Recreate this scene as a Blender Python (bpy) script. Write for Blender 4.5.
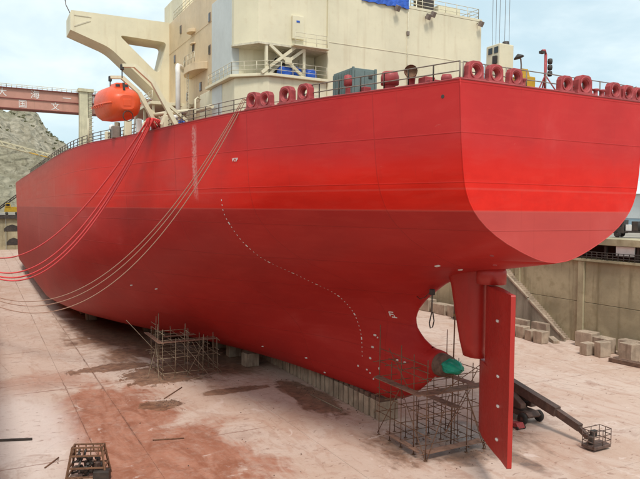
import bpy, math, random
import numpy as np
from mathutils import Vector, Matrix
R = math.radians
rnd = random.Random(7)
scene = bpy.context.scene
col = scene.collection
for o in list(bpy.data.objects): bpy.data.objects.remove(o)

# ------------------------------------------------------------------ camera
cam_data = bpy.data.cameras.new('camera'); cam_data.sensor_width = 36; cam_data.lens = 36.0
cam_data.clip_start = 0.1; cam_data.clip_end = 6000
camera = bpy.data.objects.new('camera', cam_data); col.objects.link(camera)
camera.matrix_world = (Matrix.Translation((0, 0, 19)) @ Matrix.Rotation(R(-28), 4, 'Z')
                       @ Matrix.Rotation(R(90 - 2.73), 4, 'X') @ Matrix.Rotation(R(0.5), 4, 'Z'))
scene.camera = camera

# ------------------------------------------------------------------ sky, sun, exposure
SUN_EL, SUN_AZ = 58.0, 199.0            # azimuth clockwise from +Y: from astern, over the port quarter
world = bpy.data.worlds.new('World'); scene.world = world; world.use_nodes = True
wt = world.node_tree; wt.nodes.clear()
def wn(t, **kw):
    n = wt.nodes.new(t)
    for k, v in kw.items(): setattr(n, k, v)
    return n
w_out = wn('ShaderNodeOutputWorld'); w_bg = wn('ShaderNodeBackground'); w_bg.inputs[1].default_value = 0.105
w_sky = wn('ShaderNodeTexSky', sky_type='NISHITA', sun_disc=False, sun_elevation=R(SUN_EL), sun_rotation=R(SUN_AZ),
           air_density=1.0, dust_density=1.5, ozone_density=1.0)
w_tc = wn('ShaderNodeTexCoord'); w_map = wn('ShaderNodeMapping'); w_map.inputs['Scale'].default_value = (1.1, 1.1, 2.6)
w_noise = wn('ShaderNodeTexNoise'); w_noise.inputs['Scale'].default_value = 2.0; w_noise.inputs['Detail'].default_value = 7
w_noise.inputs['Roughness'].default_value = 0.55; w_noise.inputs['Distortion'].default_value = 0.5
w_ramp = wn('ShaderNodeValToRGB')
w_ramp.color_ramp.elements[0].position = 0.40; w_ramp.color_ramp.elements[0].color = (0.86, 0.86, 0.86, 1)
w_ramp.color_ramp.elements[1].position = 0.66; w_ramp.color_ramp.elements[1].color = (0.97, 0.97, 0.97, 1)
w_tint = wn('ShaderNodeMix', data_type='RGBA')
w_tint.inputs[6].default_value = (3.5, 4.5, 4.85, 1); w_tint.inputs[7].default_value = (5.9, 6.35, 6.4, 1)
w_mix = wn('ShaderNodeMix', data_type='RGBA')
L = wt.links.new
L(w_tc.outputs['Generated'], w_map.inputs[0]); L(w_map.outputs[0], w_noise.inputs['Vector'])
w_rng = wn('ShaderNodeMapRange', interpolation_type='SMOOTHSTEP'); w_rng.inputs[1].default_value = 0.36; w_rng.inputs[2].default_value = 0.66
L(w_noise.outputs[0], w_rng.inputs[0]); L(w_noise.outputs[0], w_ramp.inputs[0]); L(w_rng.outputs[0], w_tint.inputs[0])
L(w_ramp.outputs[0], w_mix.inputs[0]); L(w_sky.outputs[0], w_mix.inputs[6]); L(w_tint.outputs[2], w_mix.inputs[7])
L(w_mix.outputs[2], w_bg.inputs[0]); L(w_bg.outputs[0], w_out.inputs[0])

sun_data = bpy.data.lights.new('sun', 'SUN'); sun_data.energy = 1.5; sun_data.angle = R(13); sun_data.color = (1, 0.95, 0.87)
sun = bpy.data.objects.new('sun', sun_data); col.objects.link(sun)
sd = Vector((math.sin(R(SUN_AZ)) * math.cos(R(SUN_EL)), math.cos(R(SUN_AZ)) * math.cos(R(SUN_EL)), math.sin(R(SUN_EL))))
sun.rotation_euler = sd.to_track_quat('Z', 'Y').to_euler(); sun.location = sd * 200

vs = scene.view_settings
vs.view_transform = 'Standard'; vs.look = 'None'; vs.gamma = 1.0; vs.exposure = 0.86; vs.use_curve_mapping = False
scene.cycles.max_bounces = 6; scene.cycles.use_denoising = True

# ------------------------------------------------------------------ material helper
class NT:
    def __init__(s, name):
        s.m = bpy.data.materials.new(name); s.m.use_nodes = True; s.t = s.m.node_tree; s.t.nodes.clear()
        s.out = s.t.nodes.new('ShaderNodeOutputMaterial'); s.b = s.t.nodes.new('ShaderNodeBsdfPrincipled')
        s.t.links.new(s.b.outputs[0], s.out.inputs[0])
    def n(s, t, **kw):
        x = s.t.nodes.new(t)
        for k, v in kw.items(): setattr(x, k, v)
        return x
    def set(s, sock, v):
        if hasattr(v, 'is_linked') or isinstance(v, bpy.types.NodeSocket): s.t.links.new(v, sock)
        elif isinstance(v, (tuple, list)) and len(v) == 3 and sock.type == 'RGBA': sock.default_value = (*v, 1)
        else: sock.default_value = v
    def math(s, op, a, b=0.0, clamp=False):
        x = s.n('ShaderNodeMath', operation=op, use_clamp=clamp); s.set(x.inputs[0], a); s.set(x.inputs[1], b); return x.outputs[0]
    def mix(s, f, a, b, blend='MIX'):
        x = s.n('ShaderNodeMix', data_type='RGBA', blend_type=blend); s.set(x.inputs[0], f); s.set(x.inputs[6], a); s.set(x.inputs[7], b); return x.outputs[2]
    def rng(s, v, a, b, c=0.0, d=1.0, smooth=True):
        x = s.n('ShaderNodeMapRange', interpolation_type='SMOOTHSTEP' if smooth else 'LINEAR'); s.set(x.inputs[0], v)
        for i, q in enumerate((a, b, c, d)): s.set(x.inputs[i + 1], q)
        return x.outputs[0]
    def noise(s, vec, scale, detail=5, rough=0.55, dist=0.0):
        x = s.n('ShaderNodeTexNoise'); s.set(x.inputs['Vector'], vec); x.inputs['Scale'].default_value = scale
        x.inputs['Detail'].default_value = detail; x.inputs['Roughness'].default_value = rough; x.inputs['Distortion'].default_value = dist
        return x.outputs[0]
    def mapping(s, vec, scale=(1, 1, 1), loc=(0, 0, 0), rot=(0, 0, 0)):
        x = s.n('ShaderNodeMapping'); s.set(x.inputs[0], vec); x.inputs['Scale'].default_value = scale
        x.inputs['Location'].default_value = loc; x.inputs['Rotation'].default_value = rot; return x.outputs[0]
    def pos(s): return s.n('ShaderNodeNewGeometry').outputs['Position']
    def obj(s): return s.n('ShaderNodeTexCoord').outputs['Object']
    def sep(s, v):
        x = s.n('ShaderNodeSeparateXYZ'); s.set(x.inputs[0], v); return x.outputs
    def bump(s, h, strength=0.3, dist=0.05):
        x = s.n('ShaderNodeBump'); x.inputs['Strength'].default_value = strength; x.inputs['Distance'].default_value = dist
        s.set(x.inputs['Height'], h); s.set(s.b.inputs['Normal'], x.outputs[0])
    def done(s, colr, rough=0.6, metal=0.0, spec=None):
        s.set(s.b.inputs['Base Color'], colr); s.set(s.b.inputs['Roughness'], rough); s.set(s.b.inputs['Metallic'], metal)
        if spec is not None: s.b.inputs['Specular IOR Level'].default_value = spec
        return s.m

def lin(r, g, b):
    f = lambda c: (c / 255 / 12.92) if c / 255 <= 0.04045 else ((c / 255 + 0.055) / 1.055) ** 2.4
    return (f(r), f(g), f(b))

def paint(name, c, rough=0.5, scale=0.6, var=0.25, dirt=(0.16, 0.11, 0.07), dirt_amt=0.25, streak=True, bump=0.15, metal=0.0):
    """weathered paint: patchy tone, dirt blotches and rain streaks"""
    k = NT(name); p = k.pos()
    n1 = k.noise(p, scale, 6, 0.6); n2 = k.noise(p, scale * 9, 4)
    st = k.noise(k.mapping(p, (3, 3, 0.18)), scale * 2.5, 4, 0.6) if streak else n1
    dark = tuple(q * (1 - var) for q in c); lite = tuple(min(1, q * (1 + var * 0.5)) for q in c)
    base = k.mix(k.rng(n1, 0.3, 0.7), dark, lite)
    f = k.math('MULTIPLY', k.rng(st, 0.52, 0.75), dirt_amt)
    base = k.mix(f, base, dirt)
    base = k.mix(k.math('MULTIPLY', k.rng(n2, 0.55, 0.75), dirt_amt * 0.5), base, dirt)
    k.bump(k.math('ADD', k.math('MULTIPLY', n2, 0.3), n1), bump, 0.03)
    return k.done(base, k.rng(n2, 0.2, 0.8, rough - 0.08, min(1, rough + 0.12)), metal)

def concrete(name, c, stain=(0.10, 0.075, 0.05), stain_amt=0.6, scale=0.25, green=None, bump=0.4):
    k = NT(name); p = k.pos()
    n1 = k.noise(p, scale, 8, 0.6, 0.4); n2 = k.noise(p, scale * 6, 6, 0.65); n3 = k.noise(p, 14, 3)
    st = k.noise(k.mapping(p, (1, 1, 0.1)), scale * 5, 5, 0.6)
    base = k.mix(k.rng(n1, 0.3, 0.7), tuple(q * 0.7 for q in c), tuple(min(1, q * 1.2) for q in c))
    base = k.mix(k.math('MULTIPLY', k.rng(st, 0.5, 0.72), stain_amt), base, stain)
    if green: base = k.mix(k.math('MULTIPLY', k.rng(n2, 0.5, 0.7), 0.45), base, green)
    base = k.mix(k.rng(n3, 0.3, 0.8, 0.0, 0.25), base, tuple(q * 0.55 for q in c))
    k.bump(k.math('ADD', n2, k.math('MULTIPLY', n3, 0.4)), bump, 0.06)
    return k.done(base, 0.9, spec=0.25)

M = {}
M['cream'] = paint('cream_paint', (0.70, 0.63, 0.45), 0.5, 0.25, 0.10, (0.40, 0.26, 0.13), 0.24, True, 0.5)
M['grey_white'] = paint('grey_white_paint', (0.55, 0.57, 0.55), 0.45, 0.3, 0.08, (0.35, 0.30, 0.22), 0.12)
M['tan'] = paint('tan_surface', (0.66, 0.50, 0.31), 0.5, 0.3, 0.12, (0.32, 0.20, 0.10), 0.2)
M['red_part'] = paint('red_deck_paint', (0.37, 0.050, 0.052), 0.55, 1.2, 0.25, (0.12, 0.03, 0.02), 0.25)
M['rudder_red'] = paint('rudder_red_paint', (0.40, 0.020, 0.014), 0.42, 0.35, 0.12, (0.22, 0.03, 0.02), 0.2)
M['deck_red'] = paint('deck_oxide_paint', (0.22, 0.05, 0.04), 0.7, 0.5, 0.3)
M['rail'] = paint('rail_grey_paint', (0.22, 0.17, 0.14), 0.5, 2, 0.2)
M['rail_cream'] = paint('rail_cream_paint', (0.62, 0.56, 0.42), 0.5, 2, 0.2)
M['container'] = paint('container_grey_green', (0.14, 0.19, 0.18), 0.5, 0.8, 0.15)
M['blue'] = paint('blue_tarpaulin', (0.02, 0.10, 0.50), 0.5, 1.5, 0.3, (0.02, 0.05, 0.2), 0.3, False, 0.5)
M['orange'] = paint('lifeboat_orange', (0.72, 0.085, 0.02), 0.4, 0.8, 0.12, (0.4, 0.05, 0.02), 0.15)
M['rust'] = paint('rusty_tube', (0.20, 0.10, 0.055), 0.8, 3, 0.4, (0.07, 0.03, 0.02), 0.5, False)
M['scaf_pale'] = paint('weathered_tube', (0.33, 0.25, 0.17), 0.8, 3, 0.35, (0.14, 0.08, 0.04), 0.4, False)
M['plank'] = paint('scaffold_plank', (0.27, 0.15, 0.10), 0.9, 2, 0.4, (0.1, 0.05, 0.03), 0.4, False)
M['dark'] = paint('dark_steel_and_shade', (0.045, 0.035, 0.03), 0.6, 1.5, 0.4, (0.12, 0.07, 0.04), 0.4, False)  # dark steel, also used to paint shade in recesses and openings
M['lift'] = paint('dusty_lift_paint', (0.12, 0.075, 0.06), 0.7, 1.5, 0.35, (0.22, 0.13, 0.09), 0.5, False)
M['rubber'] = paint('tyre_rubber', (0.03, 0.026, 0.024), 0.85, 3, 0.3, (0.2, 0.13, 0.1), 0.5, False)
M['zinc'] = paint('zinc_anode', (0.68, 0.64, 0.60), 0.5, 2, 0.15, (0.5, 0.3, 0.25), 0.2, False)
M['white'] = paint('white_paint', (0.75, 0.73, 0.70), 0.5, 1, 0.1, (0.4, 0.3, 0.25), 0.2)
M['yellow'] = paint('yellow_paint', (0.62, 0.36, 0.02), 0.5, 1, 0.2)
M['gantry'] = paint('gantry_red_brown', (0.48, 0.235, 0.175), 0.6, 0.08, 0.12, (0.22, 0.12, 0.07), 0.3)  # lightened towards salmon, distance haze put into the colour
M['gantry_cream'] = paint('gantry_cream', (0.55, 0.50, 0.34), 0.6, 0.2, 0.2)
M['glass'] = NT('dark_glass').done((0.02, 0.028, 0.035), 0.12)
M['green_cover'] = paint('green_plastic_cover', (0.0, 0.30, 0.19), 0.4, 2, 0.25, (0.0, 0.15, 0.1), 0.3, False, 0.8)
M['rope_red'] = NT('red_rope').done((0.78, 0.085, 0.085), 0.8)
M['rope_brown'] = NT('brown_rope').done((0.36, 0.20, 0.14), 0.9)
M['keel_block'] = concrete('keel_block_concrete', (0.42, 0.32, 0.235), (0.13, 0.06, 0.04), 0.6, 0.6)
M['timber'] = paint('block_timber', (0.17, 0.10, 0.07), 0.9, 2, 0.4, (0.06, 0.03, 0.02), 0.5, False)
M['block'] = concrete('loose_block_concrete', (0.42, 0.33, 0.25), (0.16, 0.10, 0.06), 0.5, 0.6)
M['wall'] = concrete('dock_wall_concrete', (0.42, 0.36, 0.235), (0.17, 0.135, 0.075), 0.75, 0.14, (0.26, 0.21, 0.11))
M['wall_grey'] = concrete('stair_wall_concrete', (0.30, 0.265, 0.21), (0.12, 0.10, 0.07), 0.6, 0.2)
M['joint'] = concrete('joint_filler', (0.20, 0.12, 0.09), (0.10, 0.06, 0.04), 0.5, 0.5)
M['quay'] = concrete('quay_concrete', (0.34, 0.30, 0.25), (0.15, 0.12, 0.09), 0.5, 0.1)
M['shed'] = paint('pale_shed_cladding', (0.62, 0.66, 0.66), 0.6, 0.2, 0.1)
M['shed_blue'] = paint('blue_shed_cladding', (0.30, 0.42, 0.50), 0.6, 0.2, 0.1)

# hull paint: crimson topside, bright red band, matt antifouling, faded towards the bow, salt streaks
def hull_material(name, transom=False):
    k = NT(name); o = k.obj(); x, y, z = k.sep(o)                # origin at keel, transom: y forward, z above keel
    n1 = k.noise(k.mapping(o, (1, 0.35, 1)), 0.16, 7, 0.6, 0.3)
    n2 = k.noise(k.mapping(o, (1, 0.12, 1.6)), 0.7, 6, 0.6)
    n3 = k.noise(o, 5, 4)
    st = k.noise(k.mapping(o, (2.5, 2.5, 0.1)), 1.1, 5, 0.6)
    crimson = k.mix(k.rng(n1, 0.3, 0.7), (0.46, 0.020, 0.020), (0.56, 0.028, 0.026))
    band = k.mix(k.rng(n2, 0.3, 0.7), (0.62, 0.012, 0.005), (0.70, 0.018, 0.008))
    zz = k.math('ADD', z, k.math('MULTIPLY', k.math('SUBTRACT', n2, 0.5), 2.2))
    zy = k.math('ADD', zz, k.rng(y, 8, 34, 0.0, -2.6))
    top = k.mix(k.rng(zy, 18.9, 21.4), band, crimson)
    top = k.mix(k.rng(k.math('ABSOLUTE', k.math('SUBTRACT', z, 18.15)), 0.02, 0.10, 0.28, 0.0), top, (0.62, 0.10, 0.08))
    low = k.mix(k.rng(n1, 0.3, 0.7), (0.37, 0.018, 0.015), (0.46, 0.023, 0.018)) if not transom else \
          k.mix(k.rng(n1, 0.3, 0.7), (0.44, 0.055, 0.048), (0.50, 0.065, 0.055))  # paler transom antifouling, light on the aft face put into the colour
    base = k.mix(k.rng(z, 16.84, 16.86), low, top)
    # pale drying line at the paint edge
    base = k.mix(k.rng(k.math('ABSOLUTE', k.math('SUBTRACT', z, 16.85)), 0.03, 0.09, 0.35, 0.0), base, (0.55, 0.10, 0.08))
    # older, chalky paint towards the bow
    fade = k.math('MULTIPLY', k.rng(k.math('ADD', y, k.math('MULTIPLY', n2, 14)), 48, 105), 0.5)
    base = k.mix(fade, base, k.mix(n2, (0.44, 0.115, 0.095), (0.34, 0.075, 0.06)))
    # chalky patches, rain streaks
    base = k.mix(k.math('MULTIPLY', k.rng(n1, 0.56, 0.74), 0.22), base, (0.52, 0.13, 0.12))
    base = k.mix(k.math('MULTIPLY', k.rng(st, 0.56, 0.78), 0.14), base, (0.24, 0.02, 0.018))
    cell = k.n('ShaderNodeTexWhiteNoise', noise_dimensions='2D'); cmb = k.n('ShaderNodeCombineXYZ')
    k.set(cmb.inputs[0], k.math('FLOOR', k.math('ADD', k.math('DIVIDE', y, 11.7), 0.5))); k.set(cmb.inputs[1], k.math('FLOOR', k.math('ADD', k.math('DIVIDE', z, 2.85), 0.5)))
    k.set(cell.inputs['Vector'], cmb.outputs[0])
    base = k.mix(k.math('MULTIPLY', cell.outputs['Value'], 0.10), base, (0.28, 0.012, 0.010))
    # rolled overcoat laps and chalk scuffs
    lap = k.noise(k.mapping(o, (0.5, 0.5, 3.2)), 0.8, 3, 0.5)
    base = k.mix(k.math('MULTIPLY', k.rng(lap, 0.55, 0.58), 0.07), base, (0.60, 0.07, 0.05))
    scuff = k.noise(k.mapping(o, (1, 0.7, 2.4)), 2.2, 7, 0.72, 0.8)
    base = k.mix(k.math('MULTIPLY', k.rng(scuff, 0.64, 0.74), 0.30), base, (0.55, 0.17, 0.14))
    rust = k.math('MULTIPLY', k.rng(k.noise(k.mapping(o, (3.2, 3.2, 0.09)), 1.6, 4, 0.55), 0.66, 0.76), k.rng(z, 15, 24, 0.0, 0.28))
    base = k.mix(rust, base, (0.17, 0.035, 0.02))
    # salt run below a scupper, and two short runs near the bow
    for yc, zt, zb, w, a in ((25.4, 24.2, 17.2, 0.55, 0.5), (77.7, 21.5, 17, 0.30, 0.4), (107.0, 16.5, 9.5, 0.40, 0.4)):
        d = k.math('ABSOLUTE', k.math('SUBTRACT', y, k.math('ADD', yc, k.math('MULTIPLY', k.math('SUBTRACT', n3, 0.5), 0.9))))
        f = k.math('MULTIPLY', k.rng(d, w * 0.3, w, 1.0, 0.0), k.math('MULTIPLY', k.rng(z, zb, zb + 1.5), k.rng(z, zt - 0.6, zt, 1.0, 0.0)))
        f = k.math('MULTIPLY', f, k.math('MULTIPLY', k.rng(n3, 0.3, 0.62), a))
        base = k.mix(f, base, (0.66, 0.42, 0.38))
    # plate seams and slight hungry-horse buckling between frames
    sv = k.math('ABSOLUTE', k.math('SUBTRACT', k.math('FRACT', k.math('DIVIDE', y, 11.7)), 0.5))
    sh = k.math('ABSOLUTE', k.math('SUBTRACT', k.math('FRACT', k.math('DIVIDE', z, 2.85)), 0.5))
    seam = k.math('ADD', k.rng(sv, 0.0, 0.006, 1, 0), k.rng(sh, 0.0, 0.02, 1, 0), True)
    base = k.mix(k.math('MULTIPLY', seam, 0.24), base, (0.16, 0.012, 0.010))
    ripple = k.noise(k.mapping(o, (0.4, 1.0, 0.35)), 0.9, 2, 0.4)
    hgt = k.math('ADD', k.math('MULTIPLY', ripple, 0.9), k.math('ADD', k.math('MULTIPLY', seam, 0.5), k.math('MULTIPLY', n3, 0.06)))
    k.bump(hgt, 0.5, 0.045)
    rough = k.mix(k.rng(z, 16.8, 16.9), (0.55,) * 3, k.mix(n2, (0.38,) * 3, (0.54,) * 3))
    return k.done(base, rough, spec=0.22)
M['hull'] = hull_material('hull_red_paint'); M['transom'] = hull_material('transom_lit_red_paint', True)

# dock floor: pink oxide dust over concrete, red paint spill, wet mud and painted hull shadow, scuffs
def floor_material():
    k = NT('dock_floor_concrete'); p = k.pos(); x, y, z = k.sep(p)
    big = k.noise(p, 0.035, 8, 0.62, 0.8); mid = k.noise(p, 0.16, 9, 0.66, 0.7); fine = k.noise(p, 1.1, 8, 0.68, 0.3); grain = k.noise(p, 9, 4, 0.7)
    drag = k.noise(k.mapping(p, (0.5, 0.20, 1), rot=(0, 0, R(24))), 0.9, 9, 0.68, 1.4)
    drag2 = k.noise(k.mapping(p, (0.7, 0.20, 1), rot=(0, 0, R(-62))), 0.9, 9, 0.68, 1.6)
    speck = k.noise(k.mapping(p, (0.6, 1.3, 1), rot=(0, 0, R(30))), 1.7, 5, 0.6, 0.9)
    c = k.mix(k.rng(big, 0.3, 0.7), (0.50, 0.345, 0.265), (0.60, 0.465, 0.39))
    c = k.mix(k.math('MULTIPLY', k.rng(mid, 0.42, 0.66), 0.7), c, (0.63, 0.51, 0.435))
    c = k.mix(k.math('MULTIPLY', k.rng(drag, 0.50, 0.64), 0.40), c, (0.42, 0.24, 0.17))
    c = k.mix(k.math('MULTIPLY', k.rng(drag2, 0.55, 0.68), 0.38), c, (0.36, 0.20, 0.14))
    def blob(cx, cy, rx, ry, rot, soft=0.5, wob=1.1):
        q = k.mapping(k.mapping(p, loc=(-cx, -cy, 0)), (1 / rx, 1 / ry, 0), rot=(0, 0, R(rot)))
        ln = k.n('ShaderNodeVectorMath', operation='LENGTH'); k.set(ln.inputs[0], q)
        nn = k.math('ADD', k.math('MULTIPLY', k.math('SUBTRACT', mid, 0.5), 2.8), k.math('MULTIPLY', k.math('SUBTRACT', drag2, 0.5), 1.2))
        d = k.math('ADD', ln.outputs['Value'], k.math('MULTIPLY', nn, wob))
        return k.rng(d, 1 - soft * 0.5, 1 + soft * 0.5, 1.0, 0.0)
    red = blob(10.5, 56, 4.8, 15, -6, 0.8); red2 = blob(14.0, 47, 5.5, 8, 0, 0.8); red3 = blob(6, 74, 6, 4, 0, 1.0)
    rf = k.math('MULTIPLY', k.math('MAXIMUM', k.math('MAXIMUM', red, red2), k.math('MULTIPLY', red3, 0.5)), k.rng(fine, 0.2, 0.6, 0.62, 1.0))
    c = k.mix(rf, c, k.mix(k.rng(drag, .3, .7), (0.27, 0.092, 0.048), (0.44, 0.20, 0.13)))
    pale = k.math('MULTIPLY', blob(2.5, 58, 4.0, 13, -6, 0.9, 0.6), 0.85)
    c = k.mix(pale, c, (0.68, 0.58, 0.53))
    # dirt gathered along some joints, broken up
    for sock, at, w in ((y, 70.7, 0.22), (y, 90.8, 0.25), (x, 11.2, 0.16), (x, 7.7, 0.10), (y, 50.6, 0.12)):
        dd = k.math('ABSOLUTE', k.math('SUBTRACT', k.math('SUBTRACT', sock, at), k.math('MULTIPLY', k.math('SUBTRACT', fine, 0.5), 0.5)))
        c = k.mix(k.math('MULTIPLY', k.rng(dd, w * 0.2, w, 1, 0), k.rng(mid, 0.42, 0.60, 0.0, 0.7)), c, (0.20, 0.085, 0.055))
    # wet mud; the longest blob paints the shadow along the forward hull
    wet_and_shade = blob(20.0, 73.0, 7.0, 5.0, 20, 0.10, 1.0)
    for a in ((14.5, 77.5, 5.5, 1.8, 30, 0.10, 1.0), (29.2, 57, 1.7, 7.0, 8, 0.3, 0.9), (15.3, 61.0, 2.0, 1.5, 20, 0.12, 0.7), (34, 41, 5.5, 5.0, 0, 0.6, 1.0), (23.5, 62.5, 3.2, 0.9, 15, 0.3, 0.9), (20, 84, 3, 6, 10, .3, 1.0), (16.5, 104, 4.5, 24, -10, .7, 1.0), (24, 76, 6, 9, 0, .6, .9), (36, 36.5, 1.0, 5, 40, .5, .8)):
        wet_and_shade = k.math('MAXIMUM', wet_and_shade, blob(*a))
    c = k.mix(k.math('MULTIPLY', wet_and_shade, 0.85), c, k.mix(k.rng(fine, .35, .65), (0.12, 0.062, 0.038), (0.30, 0.165, 0.10)))
    damp = k.math('MULTIPLY', k.rng(mid, 0.585, 0.66), 0.38)
    c = k.mix(damp, c, (0.28, 0.14, 0.095))
    c = k.mix(k.math('MULTIPLY', k.rng(speck, 0.60, 0.68), 0.5), c, (0.22, 0.105, 0.07))
    c = k.mix(k.rng(fine, 0.52, 0.78, 0, 0.45), c, (0.36, 0.20, 0.145))
    c = k.mix(k.rng(grain, 0.5, 0.85, 0, 0.3), c, (0.28, 0.17, 0.13))
    c = k.mix(k.math('MULTIPLY', k.rng(k.noise(p, 0.5, 6, 0.6, 1.0), 0.62, 0.70), 0.5), c, (0.72, 0.60, 0.54))
    vo = k.n('ShaderNodeTexVoronoi', feature='DISTANCE_TO_EDGE'); k.set(vo.inputs['Vector'], k.mapping(p, (1, 0.6, 1))); vo.inputs['Scale'].default_value = 0.11
    ck = k.math('ADD', vo.outputs['Distance'], k.math('MULTIPLY', k.math('SUBTRACT', fine, 0.5), 0.05))
    c = k.mix(k.math('MULTIPLY', k.rng(k.math('ABSOLUTE', ck), 0.0, 0.008, 1, 0), k.rng(big, 0.45, 0.6, 0.0, 0.55)), c, (0.20, 0.10, 0.07))
    k.bump(k.math('ADD', fine, k.math('MULTIPLY', grain, 0.4)), 0.4, 0.05)
    rough = k.math('SUBTRACT', k.rng(mid, 0.3, 0.7, 0.85, 0.7), k.math('MULTIPLY', wet_and_shade, 0.42))
    return k.done(c, rough, spec=0.3)
M['floor'] = floor_material()

def rock_material():
    k = NT('quarried_rock'); p = k.pos()
    n1 = k.noise(p, 0.012, 8, 0.65, 0.6); n2 = k.noise(p, 0.07, 9, 0.72, 0.9); n3 = k.noise(k.mapping(p, (1, 1, 0.35)), 0.28, 7, 0.75, 0.6)
    vo = k.n('ShaderNodeTexVoronoi', feature='DISTANCE_TO_EDGE'); k.set(vo.inputs['Vector'], k.mapping(p, (1, 1, 1.7), rot=(0.4, 0.3, 0))); vo.inputs['Scale'].default_value = 0.11
    c = k.mix(k.rng(n2, 0.3, 0.7), (0.38, 0.33, 0.235), (0.64, 0.575, 0.45))  # pale tones, some distance haze put into the colour
    c = k.mix(k.math('MULTIPLY', k.rng(n1, 0.46, 0.60), 0.35), c, (0.26, 0.26, 0.15))
    c = k.mix(k.math('MULTIPLY', k.rng(n3, 0.50, 0.62), 0.5), c, (0.16, 0.14, 0.09))
    c = k.mix(k.math('MULTIPLY', k.rng(vo.outputs['Distance'], 0.0, 0.10, 1, 0), 0.2), c, (0.16, 0.14, 0.10))
    k.bump(k.math('ADD', n2, k.math('ADD', n3, k.rng(vo.outputs['Distance'], 0, .4))), 1.0, 3.0)
    return k.done(c, 0.95, spec=0.1)
M['rock'] = rock_material()

M['shrub'] = paint('dry_shrub_leaf', (0.20, 0.20, 0.10), 0.9, .3, .5, (0.2, 0.17, 0.08), .5, False)

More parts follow.
